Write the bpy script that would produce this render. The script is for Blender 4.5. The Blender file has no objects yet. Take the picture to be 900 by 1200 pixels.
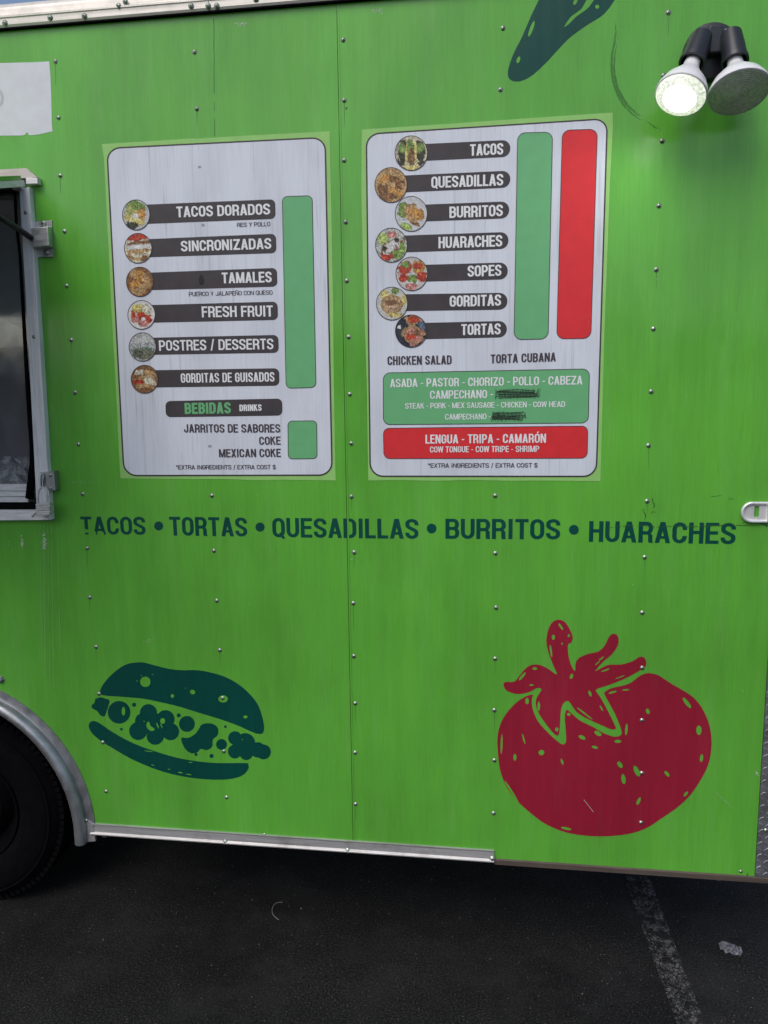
import bpy, bmesh, math, random
import numpy as np
from mathutils import Vector, Matrix, geometry
random.seed(7)
C = bpy.context.scene
COL = C.collection
PI = math.pi

# ------------------------------------------------------------------ camera, sky, sun, exposure
CAM_H, CAM_D = 1.75, 2.2            # metres above the asphalt, metres from the trailer side (plane y = 0)
YAW, PITCH, ROLL = 0.14177, 0.14681, -0.01261
FPX = 930.9                          # focal length in photo pixels (photo 900 x 1200)
def _rot(y, p, r):
    cy, sy, cp, sp, cr, sr = math.cos(y), math.sin(y), math.cos(p), math.sin(p), math.cos(r), math.sin(r)
    A = Matrix(((1, 0, 0), (0, 0, -1), (0, 1, 0)))
    Ry = Matrix(((cy, 0, sy), (0, 1, 0), (-sy, 0, cy)))
    Rp = Matrix(((1, 0, 0), (0, cp, -sp), (0, sp, cp)))
    Rr = Matrix(((cr, -sr, 0), (sr, cr, 0), (0, 0, 1)))
    return Rr @ Rp @ Ry @ A
RM = _rot(YAW, PITCH, ROLL)
RMT = RM.transposed()
cd = bpy.data.cameras.new('camera')
cam = bpy.data.objects.new('camera', cd); COL.objects.link(cam)
cd.sensor_fit = 'VERTICAL'; cd.sensor_height = 36; cd.sensor_width = 27
cd.lens = FPX / 1200 * 36; cd.clip_start = 0.05; cd.clip_end = 500
rc = Matrix((RM[0], -RM[1], -RM[2])).transposed()
cam.matrix_world = Matrix.Translation((0, -CAM_D, CAM_H)) @ rc.to_4x4()
C.camera = cam

SUN_EL, SUN_AZ = math.radians(50), math.radians(206)     # azimuth clockwise from +Y: in front of the trailer, to the left
world = bpy.data.worlds.new('World'); C.world = world; world.use_nodes = True
wn = world.node_tree; bg = wn.nodes['Background']
sky = wn.nodes.new('ShaderNodeTexSky'); sky.sky_type = 'NISHITA'; sky.sun_disc = False
sky.sun_elevation = SUN_EL; sky.sun_rotation = SUN_AZ; sky.air_density = 1.0; sky.dust_density = 2.4; sky.ozone_density = 1.0
wn.links.new(sky.outputs[0], bg.inputs[0]); bg.inputs[1].default_value = 0.12
sl = bpy.data.lights.new('sun', 'SUN'); sl.energy = 1.5; sl.angle = math.radians(38); sl.color = (1, 0.965, 0.92)
so = bpy.data.objects.new('sun', sl); COL.objects.link(so)
sd = Vector((math.sin(SUN_AZ) * math.cos(SUN_EL), math.cos(SUN_AZ) * math.cos(SUN_EL), math.sin(SUN_EL)))
so.rotation_euler = sd.to_track_quat('Z', 'Y').to_euler(); so.location = sd * 20
C.view_settings.view_transform = 'Standard'; C.view_settings.look = 'None'
C.view_settings.exposure = 0.18; C.view_settings.gamma = 1
C.cycles.max_bounces = 8

# ------------------------------------------------------------------ photo measurements -> metres on the real planes
def W(u, v, y=0.0):
    d = RMT @ Vector(((u - 450) / FPX, (v - 600) / FPX, 1))
    k = (CAM_D + y) / d.y
    return Vector((d.x * k, y, d.z * k + CAM_H))
def G(u, v):
    d = RMT @ Vector(((u - 450) / FPX, (v - 600) / FPX, 1))
    k = -CAM_H / d.z
    return Vector((d.x * k, d.y * k - CAM_D, 0))

# ------------------------------------------------------------------ materials
class Mat:
    def __init__(s, name, color=(.5, .5, .5), rough=.5, metal=0, spec=.5):
        s.m = bpy.data.materials.new(name); s.m.use_nodes = True
        s.t = s.m.node_tree; s.b = s.t.nodes['Principled BSDF']
        s.b.inputs['Base Color'].default_value = (*color, 1)
        s.b.inputs['Roughness'].default_value = rough
        s.b.inputs['Metallic'].default_value = metal
        s.b.inputs['Specular IOR Level'].default_value = spec
    def n(s, t, **k):
        x = s.t.nodes.new(t)
        for a, v in k.items():
            if a in x.inputs: x.inputs[a].default_value = v
            else: setattr(x, a, v)
        return x
    def l(s, a, b): s.t.links.new(a, b)
    def noise(s, scale, vec=(1, 1, 1), detail=4, rough=.5, off=(0, 0, 0)):
        c = s.n('ShaderNodeNewGeometry'); mp = s.n('ShaderNodeMapping')
        mp.inputs['Scale'].default_value = vec; mp.inputs['Location'].default_value = off
        s.l(c.outputs['Position'], mp.inputs[0])
        nz = s.n('ShaderNodeTexNoise'); nz.inputs['Scale'].default_value = scale
        nz.inputs['Detail'].default_value = detail; nz.inputs['Roughness'].default_value = rough
        s.l(mp.outputs[0], nz.inputs['Vector']); return nz.outputs['Fac']
    def ramp(s, fac, stops):
        r = s.n('ShaderNodeValToRGB'); e = r.color_ramp.elements
        while len(e) < len(stops): e.new(.5)
        for i, (p, c) in enumerate(stops):
            e[i].position = p; e[i].color = (*c, 1) if len(c) == 3 else c
        s.l(fac, r.inputs[0]); return r.outputs[0]
    def mix(s, a, b, fac=.5, mode='MIX'):
        x = s.n('ShaderNodeMix'); x.data_type = 'RGBA'; x.blend_type = mode
        for v, i in ((a, 6), (b, 7)):
            if isinstance(v, tuple): x.inputs[i].default_value = (*v, 1)
            else: s.l(v, x.inputs[i])
        if isinstance(fac, (int, float)): x.inputs[0].default_value = fac
        else: s.l(fac, x.inputs[0])
        return x.outputs[2]
    def col(s, o): s.l(o, s.b.inputs['Base Color'])
    def rgh(s, o): s.l(o, s.b.inputs['Roughness'])
    def bump(s, h, dist=.001, strength=1.0):
        b = s.n('ShaderNodeBump'); b.inputs['Distance'].default_value = dist; b.inputs['Strength'].default_value = strength
        s.l(h, b.inputs['Height'])
        if getattr(s, '_bn', None): s.l(s._bn, b.inputs['Normal'])
        s._bn = b.outputs[0]; s.l(s._bn, s.b.inputs['Normal'])

def g(v): return (v, v, v)
def wrap_mat(name, base, rough=.17, spec=.5, chk=.08):
    """printed vinyl wrap on sheet metal: fine vertical weather streaks, blotches, gentle oil-canning"""
    M = Mat(name, base, rough, 0, spec)
    fine = M.noise(40, (6, 1, .22), 5, .65)
    broad = M.noise(2.2, (1.6, 1, .7), 3, .5)
    st = M.noise(9, (3, 1, .12), 4, .6, (3, 0, 1))
    a = M.ramp(fine, [(.3, g(.93)), (.7, g(1.07))])
    b = M.ramp(broad, [(.3, g(.86)), (.7, g(1.12))])  # broad weathering blotches, deepened to paint in uneven light on the wall
    c = M.ramp(st, [(.3, g(.94)), (.72, g(1.05))])
    o = M.mix(base, a, 1, 'MULTIPLY'); o = M.mix(o, b, 1, 'MULTIPLY'); o = M.mix(o, c, 1, 'MULTIPLY')
    grime = M.ramp(M.noise(3.1, (1.3, 1, .5), 8, .75, (1, 0, 3)), [(.50, g(0)), (.78, g(.2))])
    o = M.mix(o, (.045, .10, .03), grime) if base[1] > .1 else o
    chalk = M.ramp(M.noise(5, (2.5, 1, .35), 6, .7, (9, 0, 4)), [(.52, g(0)), (.8, g(chk))])
    o = M.mix(o, (.45, .5, .4), chalk)
    M.col(o)
    M.rgh(M.ramp(M.noise(14, (4, 1, .4), 4, .6, (5, 2, 0)), [(.3, g(rough - .05)), (.75, g(rough + .13))]))
    M.bump(M.noise(2.3, (1, 1, .8), 2, .4, (2, 0, 7)), .016)
    M.bump(M.noise(90, (3, 1, .3), 3, .6), .00018)
    return M.m
M = {}
M['wrap'] = wrap_mat('green_wrap', (.112, .40, .045))
M['teal'] = wrap_mat('dark_teal_print', (.0015, .062, .047), .34, .3, .012)
M['tomato'] = wrap_mat('dark_red_print', (.285, .013, .034), .36, .3, .02)

def wood_mat():
    m = Mat('grey_wood_print', (.6, .62, .68), .42, 0, .35)
    s1 = m.noise(60, (4, 1, .10), 6, .7)
    s2 = m.noise(16, (5, 1, .16), 5, .6, (4, 0, 2))
    s3 = m.noise(7, (1.5, 1, .5), 3, .5, (1, 0, 5))
    o = m.ramp(s1, [(.25, (.50, .53, .60)), (.45, (.60, .635, .71)), (.8, (.67, .70, .77))])
    o = m.mix(o, m.ramp(s2, [(.30, g(.76)), (.42, g(1)), (1, g(1.03))]), 1, 'MULTIPLY')
    o = m.mix(o, m.ramp(s3, [(.3, g(.9)), (.6, g(1.03))]), 1, 'MULTIPLY')
    m.col(o); m.bump(m.noise(9, (1, 1, .5), 2, .4), .0012)
    return m.m
M['wood'] = wood_mat()
def flat(name, c, r=.45, sp=.35, var=.06):
    m = Mat(name, c, r, 0, sp)
    m.col(m.mix(c, m.ramp(m.noise(25, (1, 1, 1), 4), [(.3, g(1 - var)), (.7, g(1 + var))]), 1, 'MULTIPLY'))
    return m.m
M['sheet'] = flat('light_green_paper', (.27, .54, .15))
M['bar'] = flat('charcoal_print', (.050, .042, .047), var=.12)
M['line'] = flat('dark_outline', (.05, .035, .04))
M['ink'] = flat('dark_ink', (.06, .045, .055))
M['white_ink'] = flat('white_ink', (.72, .73, .75))
M['price_green'] = flat('mid_green_print', (.135, .41, .18), .42, var=.04)
M['price_red'] = flat('red_print', (.64, .028, .034), .42)
M['marker'] = flat('black_marker', (.012, .012, .012), .5)
M['paper'] = flat('white_film', (.62, .63, .68), .4, var=.05)
M['smudge'] = flat('dark_green_scuff', (.05, .20, .036), .6)
M['smudge_soft'] = flat('faint_dirt_run', (.07, .25, .04), .5)
M['chip'] = flat('pale_scratch', (.42, .52, .40), .6)
M['chip_faint'] = flat('faint_scratch', (.17, .40, .12), .6)
M['crease'] = flat('crease_dark_green', (.03, .10, .02), .7)  # dark green lines drawn along the vinyl creases
M['gap'] = flat('seam_gap', (.02, .045, .012), .8)
def metal_mat(name, c=(.6, .6, .6), rough=.4, streak=(1, 1, 12), dirt=.3, metal=.85):
    m = Mat(name, c, rough, metal, .5)
    o = m.mix(c, m.ramp(m.noise(20, streak, 5, .6), [(.3, g(.8)), (.7, g(1.15))]), 1, 'MULTIPLY')
    d = m.ramp(m.noise(9, (1, 1, 1), 6, .7, (3, 3, 3)), [(.5, g(0)), (.72, g(dirt))])
    o = m.mix(o, (.12, .10, .085), d); m.col(o)
    m.rgh(m.ramp(m.noise(30, streak, 4), [(.3, g(rough - .08)), (.7, g(rough + .15))]))
    m.bump(m.noise(60, (1, 1, 1), 4), .0002)
    return m.m
M['rail'] = metal_mat('cream_roof_rail', (.70, .66, .60), .5, (.1, 1, 5), .35, .25)
M['alu'] = metal_mat('brushed_aluminium', (.62, .62, .63), .38)
M['alu_v'] = metal_mat('stile_aluminium', (.80, .80, .80), .35, (10, 1, .4), .12, .05)
M['alu_white'] = metal_mat('white_aluminium', (.78, .77, .76), .45, dirt=.2, metal=.05)
M['fender'] = metal_mat('dull_fender_aluminium', (.42, .43, .44), .42, (1, 1, 1), .35)
M['strip'] = metal_mat('sill_strip_aluminium', (.50, .49, .49), .45, (.2, 1, 6), .5, .6)
M['steel'] = metal_mat('zinc_steel', (.40, .41, .42), .4, (1, 1, 1), .45)
M['rust'] = metal_mat('rusty_steel_lip', (.10, .075, .06), .7, (.3, 1, 3), .6, .3)
M['chrome'] = metal_mat('polished_latch_metal', (.86, .86, .85), .25, (1, 1, 1), .10, .45)
M['plate'] = metal_mat('diamond_plate', (.40, .40, .43), .38, (1, 1, 1), .5)
M['lock'] = metal_mat('padlock_steel', (.62, .62, .60), .3, (.5, 1, 6), .4, .35)
M['screw'] = metal_mat('screw_head', (.40, .45, .38), .36, (1, 1, 1), .4, .8)
M['black'] = flat('black_plastic', (.018, .020, .026), .38, .5)
M['rubber'] = flat('black_rubber', (.004, .004, .005), .85, .05, .25)
M['dark_steel'] = flat('dark_wheel_steel', (.004, .004, .005), .85, .03, .3)
M['dark'] = flat('dark_underbody', (.010, .010, .010), .85, .2)
M['inside'] = flat('kitchen_lining', (.35, .36, .37), .5)
M['bulb'] = flat('white_bulb_glass', (.75, .75, .76), .25, .5, .02)
M['building'] = flat('tan_stucco', (.38, .33, .27), .9)

def glass_mat():
    m = Mat('window_glass', (.9, .95, .95), .03, 0, .5)
    m.b.inputs['Transmission Weight'].default_value = 1; m.b.inputs['IOR'].default_value = 2.0
    m.rgh(m.ramp(m.noise(18, (1, 1, .5), 6, .7), [(.4, g(.02)), (.8, g(.18))]))
    return m.m
M['glass'] = glass_mat()
m = Mat('dusty_glass_haze', (.50, .52, .54), .6)
m.b.inputs['Alpha'].default_value = .3
mk = m.ramp(m.noise(35, (1, 1, 1), 6, .75), [(.42, g(.15)), (.68, g(.75))]); m.l(mk, m.b.inputs['Alpha']); M['dust'] = m.m

def lens_mat():
    m = Mat('prismatic_lens', (.3, .36, .28), .22, 0, .6)
    m.col(m.mix((.66, .74, .60), m.ramp(m.noise(120, (1, 1, 1), 2), [(.4, g(.9)), (.62, g(1.12))]), 1, 'MULTIPLY'))
    m.bump(m.noise(420, (1, 1, 1), 1), .0005)
    return m.m
M['lens'] = lens_mat()
def emit(name, c, s):
    m = Mat(name, (.8, .8, .8), .3); m.b.inputs['Emission Color'].default_value = (*c, 1)
    m.b.inputs['Emission Strength'].default_value = s; return m
M['glow'] = emit('lamp_glow', (1, 1, .93), 20).m
m = emit('lamp_lens_edge', (.93, 1, .80), 1.0)
m.l(m.ramp(m.noise(170, (1, 1, 1), 3, .7), [(.38, g(.38)), (.66, g(.95))]), m.b.inputs['Emission Strength'])
M['glow_edge'] = m.m

def asphalt():
    m = Mat('asphalt', (.02, .02, .021), .85, 0, .18)
    fine = m.noise(170, (1, 1, 1), 4, .75)
    o = m.ramp(fine, [(.38, g(.002)), (.47, g(.008)), (.55, g(.018)), (.63, g(.045)), (.72, g(.13))])
    broad = m.noise(1.7, (1, 1, 1), 5, .6, (4, 2, 0))
    o = m.mix(o, m.ramp(broad, [(.35, g(.62)), (.65, g(1.25))]), 1, 'MULTIPLY')
    dust = m.ramp(m.noise(3.5, (1, 1, 1), 8, .75, (8, 1, 0)), [(.47, g(0)), (.72, g(.5))])
    o = m.mix(o, (.036, .036, .036), dust)
    m.col(o); m.bump(m.noise(230, (1, 1, 1), 4, .7), .0035); m.bump(m.noise(12, (1, 1, 1), 3), .006)
    return m.m
M['asphalt'] = asphalt()
def paintline():
    m = Mat('worn_line_paint', (.3, .3, .3), .8, 0, .3)
    c = m.n('ShaderNodeNewGeometry')
    v = m.n('ShaderNodeTexVoronoi'); v.feature = 'DISTANCE_TO_EDGE'; v.inputs['Scale'].default_value = 62
    nz = m.n('ShaderNodeTexNoise'); nz.inputs['Scale'].default_value = 30; nz.inputs['Detail'].default_value = 3
    m.l(c.outputs['Position'], nz.inputs['Vector'])
    ad = m.n('ShaderNodeVectorMath'); ad.operation = 'MULTIPLY_ADD'
    ad.inputs[1].default_value = (.03, .03, .03)
    m.l(nz.outputs['Color'], ad.inputs[0]); m.l(c.outputs['Position'], ad.inputs[2]); m.l(ad.outputs[0], v.inputs['Vector'])
    crack = m.ramp(v.outputs['Distance'], [(.03, g(0)), (.10, g(1))])
    wear = m.ramp(m.noise(26, (1, 1, 1), 6, .75), [(.43, g(0)), (.58, g(1))])
    a = m.mix(crack, wear, 1, 'MULTIPLY')
    m.l(a, m.b.inputs['Alpha'])
    m.col(m.ramp(m.noise(160, (1, 1, 1), 4), [(.3, g(.05)), (.7, g(.15))]))
    return m.m
M['lines'] = paintline()

# ------------------------------------------------------------------ mesh helpers
def link(name, me, mat=None, parent=None, smooth=False):
    o = bpy.data.objects.new(name, me); COL.objects.link(o)
    if mat is not None and not me.materials: me.materials.append(mat)
    if smooth:
        for p in me.polygons: p.use_smooth = True
    if parent is not None: o.parent = parent
    return o
class MB:
    def __init__(s): s.v = []; s.f = []
    def add(s, vs, fs):
        n = len(s.v); s.v += [tuple(x) for x in vs]; s.f += [tuple(n + i for i in f) for f in fs]; return s
    def box(s, a, b):
        x0, y0, z0 = (min(a[i], b[i]) for i in range(3)); x1, y1, z1 = (max(a[i], b[i]) for i in range(3))
        return s.add([(x0,y0,z0),(x1,y0,z0),(x1,y1,z0),(x0,y1,z0),(x0,y0,z1),(x1,y0,z1),(x1,y1,z1),(x0,y1,z1)],
                     [(0,3,2,1),(4,5,6,7),(0,1,5,4),(1,2,6,5),(2,3,7,6),(3,0,4,7)])
    def prism(s, front, back):
        """front/back: matching loops of 3D points"""
        n = len(front)
        return s.add(list(front) + list(back), [tuple(range(n))[::-1], tuple(range(n, 2 * n))] +
                     [(i, (i + 1) % n, n + (i + 1) % n, n + i) for i in range(n)])
    def px(s, pts, yf, yb):
        """outline seen in the photo on the plane y=yf, given its real depth straight back to y=yb"""
        fr = [W(u, v, yf) for u, v in pts]
        return s.prism(fr, [Vector((p.x, yb, p.z)) for p in fr])
    def rings(s, rs, cap0=True, cap1=True, closed=False):
        n = len(rs[0]); b = len(s.v)
        for r in rs: s.v += [tuple(x) for x in r]
        m_ = len(rs)
        for k in range(m_ if closed else m_ - 1):
            k2 = (k + 1) % m_
            for i in range(n):
                s.f.append((b + k*n + i, b + k*n + (i+1) % n, b + k2*n + (i+1) % n, b + k2*n + i))
        if cap0 and not closed: s.f.append(tuple(b + i for i in range(n))[::-1])
        if cap1 and not closed: s.f.append(tuple(b + (m_-1)*n + i for i in range(n)))
        return s
    def lathe(s, o, ax, prof, n=32, cap0=True, cap1=True):
        """prof: (distance along axis, radius)"""
        ax = Vector(ax).normalized(); q = ax.to_track_quat('Z', 'Y')
        rs = []
        for d, r in prof:
            rs.append([Vector(o) + q @ Vector((r * math.cos(2*PI*i/n), r * math.sin(2*PI*i/n), d)) for i in range(n)])
        return s.rings(rs, cap0, cap1)
    def tube(s, pts, r, n=10, caps=True):
        pts = [Vector(p) for p in pts]; rs = []
        up = None
        for i, p in enumerate(pts):
            t = (pts[min(i+1, len(pts)-1)] - pts[max(i-1, 0)]).normalized()
            if up is None: up = t.orthogonal().normalized()
            up = (up - t * up.dot(t)).normalized(); b = t.cross(up)
            rr = r[i] if isinstance(r, (list, tuple)) else r
            rs.append([p + (up * math.cos(2*PI*k/n) + b * math.sin(2*PI*k/n)) * rr for k in range(n)])
        return s.rings(rs, caps, caps)
    def mesh(s, name):
        me = bpy.data.meshes.new(name); me.from_pydata(s.v, [], s.f); me.update()
        bm = bmesh.new(); bm.from_mesh(me); bmesh.ops.recalc_face_normals(bm, faces=bm.faces); bm.to_mesh(me); bm.free()
        return me
    def build(s, name, mat, parent=None, smooth=False, bevel=0):
        o = link(name, s.mesh(name), mat, parent, smooth)
        if bevel:
            b = o.modifiers.new('bevel', 'BEVEL'); b.width = bevel; b.segments = 2; b.limit_method = 'ANGLE'
        if smooth == 'auto':
            pass
        return o
def autosmooth(o, ang=40):
    me = o.data
    for p in me.polygons: p.use_smooth = True
    bm = bmesh.new(); bm.from_mesh(me)
    for e in bm.edges:
        if len(e.link_faces) == 2 and e.calc_face_angle(0) > math.radians(ang): e.smooth = False
    bm.to_mesh(me); bm.free(); return o
def thing(name, label, cat, loc=(0, 0, 0), group=None):
    o = bpy.data.objects.new(name, None); COL.objects.link(o); o.location = loc; o.empty_display_size = .1
    o['label'] = label; o['category'] = cat
    if group: o['group'] = group
    return o
def put(o, parent):      # parent an object already placed in world space
    o.parent = parent; o.matrix_parent_inverse = Matrix.Translation(-Vector(parent.location)); return o
def structure(o): o['kind'] = 'structure'; return o
def lab(o, t): o['label'] = t; return o

# ---- flat shapes: union / subtraction of polygons given in any 2D space
def area(p): return sum(p[i][0]*p[(i+1) % len(p)][1] - p[(i+1) % len(p)][0]*p[i][1] for i in range(len(p))) / 2
def cdt(adds, subs=(), eps=1e-6):
    V, F = [], []
    for P in list(adds) + list(subs):
        P = [tuple(p) for p in P]
        if area(P) < 0: P = P[::-1]
        F.append(list(range(len(V), len(V) + len(P)))); V += P
    na = len(adds)
    r = geometry.delaunay_2d_cdt([Vector(p) for p in V], [], F, 0, eps, True)
    vs, fs, of = r[0], r[2], r[5]
    keep = []
    for f, o in zip(fs, of):
        if any(i < na for i in o) and not any(i >= na for i in o): keep.append(tuple(f))
    return [tuple(v) for v in vs], keep
def flat_mesh(name, vs, fs, fn, mat, parent, thick=0):
    used = sorted({i for f in fs for i in f}); ix = {k: i for i, k in enumerate(used)}
    me = bpy.data.meshes.new(name)
    pts = [fn(*vs[k]) for k in used]
    me.from_pydata([tuple(p) for p in pts], [], [tuple(ix[i] for i in f) for f in fs])
    me.update()
    if me.polygons and sum(p.normal.y * p.area for p in me.polygons) > 0: me.flip_normals()
    o = link(name, me, mat)
    if parent is not None: put(o, parent)
    if thick:
        s = o.modifiers.new('sheet', 'SOLIDIFY'); s.thickness = thick; s.offset = -1
    return o
def decal(name, adds, subs, h, mat, parent, thick=0):
    """print lying h metres proud of the side panel, outline measured on that plane"""
    vs, fs = cdt(adds, subs)
    return flat_mesh(name, vs, fs, lambda u, v: (lambda p: Vector((p.x, -h, p.z)))(W(u, v)), mat, parent, thick)
def sm(pts, n=5, closed=True):
    """Catmull-Rom through the points"""
    P = [Vector(p) for p in pts]; N = len(P); out = []
    for i in range(N if closed else N - 1):
        a = P[(i-1) % N] if closed or i else P[0]; b = P[i]; c = P[(i+1) % N]; d = P[(i+2) % N] if closed or i+2 < N else P[-1]
        for k in range(n):
            t = k / n
            out.append(tuple(.5 * ((2*b) + (c-a)*t + (2*a-5*b+4*c-d)*t*t + (3*b-a-3*c+d)*t**3)))
    if not closed: out.append(tuple(P[-1]))
    return out
def ell(cx, cy, rx, ry=None, rot=0, n=20):
    ry = rx if ry is None else ry; a = math.radians(rot)
    return [(cx + rx*math.cos(t)*math.cos(a) - ry*math.sin(t)*math.sin(a), cy + rx*math.cos(t)*math.sin(a) + ry*math.sin(t)*math.cos(a))
            for t in (2*PI*i/n for i in range(n))]
def slit(cx, cy, rx, ry, rot=0):
    return ell(cx, cy, rx, ry, rot, 12)
def zt(ox, oy, s, pts): return [(ox + x/s, oy + y/s) for x, y in pts]
def rrect(q, r, n=6, which=(1, 1, 1, 1)):
    """rounded quadrilateral, corners TL TR BR BL"""
    out = []
    for i in range(4):
        p = Vector(q[i]); a = Vector(q[i-1]); b = Vector(q[(i+1) % 4])
        if not which[i]: out.append(tuple(p)); continue
        p0 = p + (a-p).normalized()*r; p1 = p + (b-p).normalized()*r
        k = .45
        for j in range(n+1):
            t = j/n; out.append(tuple((1-t)**3*p0 + 3*(1-t)**2*t*(p0+(p-p0)*.55) + 3*(1-t)*t*t*(p1+(p-p1)*.55) + t**3*p1))
    return out
def ribbon(pts, t, closed=False):
    """quads along a polyline, mitred"""
    P = [Vector(p) for p in pts]; N = len(P); L, R_ = [], []
    for i in range(N):
        if closed: a, c = P[i-1], P[(i+1) % N]
        else: a, c = (P[i-1] if i else None), (P[i+1] if i < N-1 else None)
        d1 = (P[i]-a).normalized() if a is not None else (c-P[i]).normalized()
        d2 = (c-P[i]).normalized() if c is not None else d1
        n1 = Vector((-d1.y, d1.x)); n2 = Vector((-d2.y, d2.x)); m_ = (n1+n2)
        m_ = m_.normalized() if m_.length > 1e-6 else n1
        k = (t/2) / max(.62, m_.dot(n1))
        L.append(P[i] + m_*k); R_.append(P[i] - m_*k)
    return [[tuple(L[i]), tuple(L[(i+1) % N]), tuple(R_[(i+1) % N]), tuple(R_[i])] for i in range(N if closed else N-1)]

# ------------------------------------------------------------------ condensed gothic lettering
NARROW = {'I': .42, 'E': .9, 'F': .86, 'L': .82, 'J': .9, 'M': 1.32, 'W': 1.45, 'T': .94, '-': .5, ' ': .42, '/': .62, '*': .6, '$': .95, 'N': 1.04, 'A': 1.06, 'Y': 1.0}
def arc(cx, cy, rx, ry, a0, a1, n=7):
    return [(cx + rx*math.cos(math.radians(a0+(a1-a0)*i/n)), cy + ry*math.sin(math.radians(a0+(a1-a0)*i/n))) for i in range(n+1)]
def glyph(ch, w, t):
    """polygons of one capital, height 1, width w, stroke t"""
    K = .80; hb = t*K/2                      # horizontal strokes are thinner than the stems
    l, r, b, T, cx = t/2, w-t/2, hb, 1-hb, w/2; rx = max(cx-l, .02); ry = min(max(rx*1.05, t*.55), .235)
    h = t*K; q = []
    def box(x0, y0, x1, y1): q.append([(x0, y0), (x1, y0), (x1, y1), (x0, y1)])
    def path(p, closed=False, tt=t):
        p = [(x, y/K) for x, y in p]; p2_ = [p[0]]
        for c_ in p[1:]:
            if math.hypot(c_[0]-p2_[-1][0], c_[1]-p2_[-1][1]) > 1e-4: p2_.append(c_)
        q.extend([[(x, y*K) for x, y in P] for P in ribbon(p2_, tt, closed)])
    if ch in 'OQÓ0':
        path(arc(cx, T-ry, rx, ry, 0, 180) + arc(cx, b+ry, rx, ry, 180, 360), True)
        if ch == 'Q': q.append([(w*.52, .22), (w*.72, .26), (w*1.02, -.05), (w*.78, -.08)])
        if ch == 'Ó': q.append([(w*.4, 1.06), (w*.62, 1.06), (w*.85, 1.24), (w*.55, 1.24)])
    elif ch in 'CG':
        p = [(r, .635)] + arc(cx, T-ry, rx, ry, 0, 180) + arc(cx, b+ry, rx, ry, 180, 360)
        if ch == 'C': path(p + [(r, .35)])
        else:
            path(p + [(r, .5)]); box(cx, .5-h/2, w, .5+h/2)
    elif ch == 'S':
        ry2 = min(ry, .17)
        p = [(r, .69)] + arc(cx, T-ry2, rx, ry2, 0, 180, 8) + [(l+rx*.06, .64), (l+rx*.35, .575), (r-rx*.35, .425), (r-rx*.06, .36)] + \
            arc(cx, b+ry2, rx, ry2, 0, -180, 8) + [(l, .31)]
        path(p)
    elif ch in 'NÑ':
        box(0, 0, t, 1); box(w-t, 0, w, 1); q.append([(0, 1), (t*1.05, 1), (w, 0), (w-t*1.05, 0)])
        if ch == 'Ñ': box(w*.15, 1.09, w*.85, 1.2)
    elif ch == 'D':
        box(0, 0, t, 1); path([(l, T), (cx-.02, T)] + arc(cx-.02, T-ry*.95, r-cx+.02, ry*.95, 90, 0) + arc(cx-.02, b+ry*.95, r-cx+.02, ry*.95, 0, -90) + [(l, b)])
    elif ch in 'PR':
        m_ = .47 if ch == 'R' else .43; rr = (T-m_)/2
        box(0, 0, t, 1); path([(l, T), (max(r-rr*.8, l+.01), T)] + arc(max(r-rr*.8, l+.01), T-rr, min(rr*.8, r-l-.01), rr, 90, -90, 8) + [(l, m_)])
        if ch == 'R': q.append([(w*.42, m_+.02), (w*.80, m_+.02), (w*.97, .36), (w*.97, .10), (w*1.02, 0), (w*1.02-t, 0), (w*.97-t, .10), (w*.97-t, .36), (w*.97-t-.03, m_-t/2+.01)])
    elif ch == 'B':
        m_ = .52; r1 = (T-m_)/2; r2 = (m_-b)/2
        box(0, 0, t, 1)
        t0 = t; t = t*.86; l, r = t/2, w-t/2
        path([(l, T), (max(r-r1*.8-.02, l+.01), T)] + arc(max(r-r1*.8-.02, l+.01), T-r1, min(r1*.8, r-l-.03), r1, 90, -90, 8) + [(l, m_)])
        path([(l, m_), (max(r-r2*.8, l+.01), m_)] + arc(max(r-r2*.8, l+.01), b+r2, min(r2*.8, r-l-.01), r2, 90, -90, 8) + [(l, b)])
    elif ch == 'E': box(0, 0, t, 1); box(0, 0, w, h); box(0, 1-h, w, 1); box(0, .52-h/2, w*.93, .52+h/2)
    elif ch == 'F': box(0, 0, t, 1); box(0, 1-h, w, 1); box(0, .5-h/2, w*.92, .5+h/2)
    elif ch == 'L': box(0, 0, t, 1); box(0, 0, w, h)
    elif ch == 'T': box(cx-t/2, 0, cx+t/2, 1); box(0, 1-h, w, 1)
    elif ch == 'I': box(cx-t/2, 0, cx+t/2, 1)
    elif ch == 'H': box(0, 0, t, 1); box(w-t, 0, w, 1); box(0, .53-h/2, w, .53+h/2)
    elif ch == 'U': path([(l, 1), (l, b+ry)] + arc(cx, b+ry, rx, ry, 180, 360)[1:] + [(r, 1)])
    elif ch == 'J': path([(r, 1), (r, b+ry)] + arc(cx, b+ry, rx, ry, 0, -180)[1:] + [(l, .38)])
    elif ch == 'A':
        k = t*.56
        q.append([(0, 0), (t*1.03, 0), (cx+k, 1), (cx-k, 1)]); q.append([(w, 0), (w-t*1.03, 0), (cx-k, 1), (cx+k, 1)])
        box(w*.22, .2, w*.78, .2+h*.85)
    elif ch == 'M':
        box(0, 0, t, 1); box(w-t, 0, w, 1); q.append([(0, 1), (t*1.15, 1), (cx+t*.42, 0), (cx-t*.42, 0)]); q.append([(w, 1), (w-t*1.15, 1), (cx-t*.42, 0), (cx+t*.42, 0)])
    elif ch == 'W':
        for s_ in (0, 1):
            f = (lambda x: x) if not s_ else (lambda x: w-x)
            q.append([(f(0), 1), (f(t), 1), (f(w*.25+t*.45), 0), (f(w*.25-t*.45), 0)])
            q.append([(f(w*.25-t*.45), 0), (f(w*.25+t*.45), 0), (f(cx+t*.42), 1), (f(cx-t*.42), 1)])
    elif ch == 'X':
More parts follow.
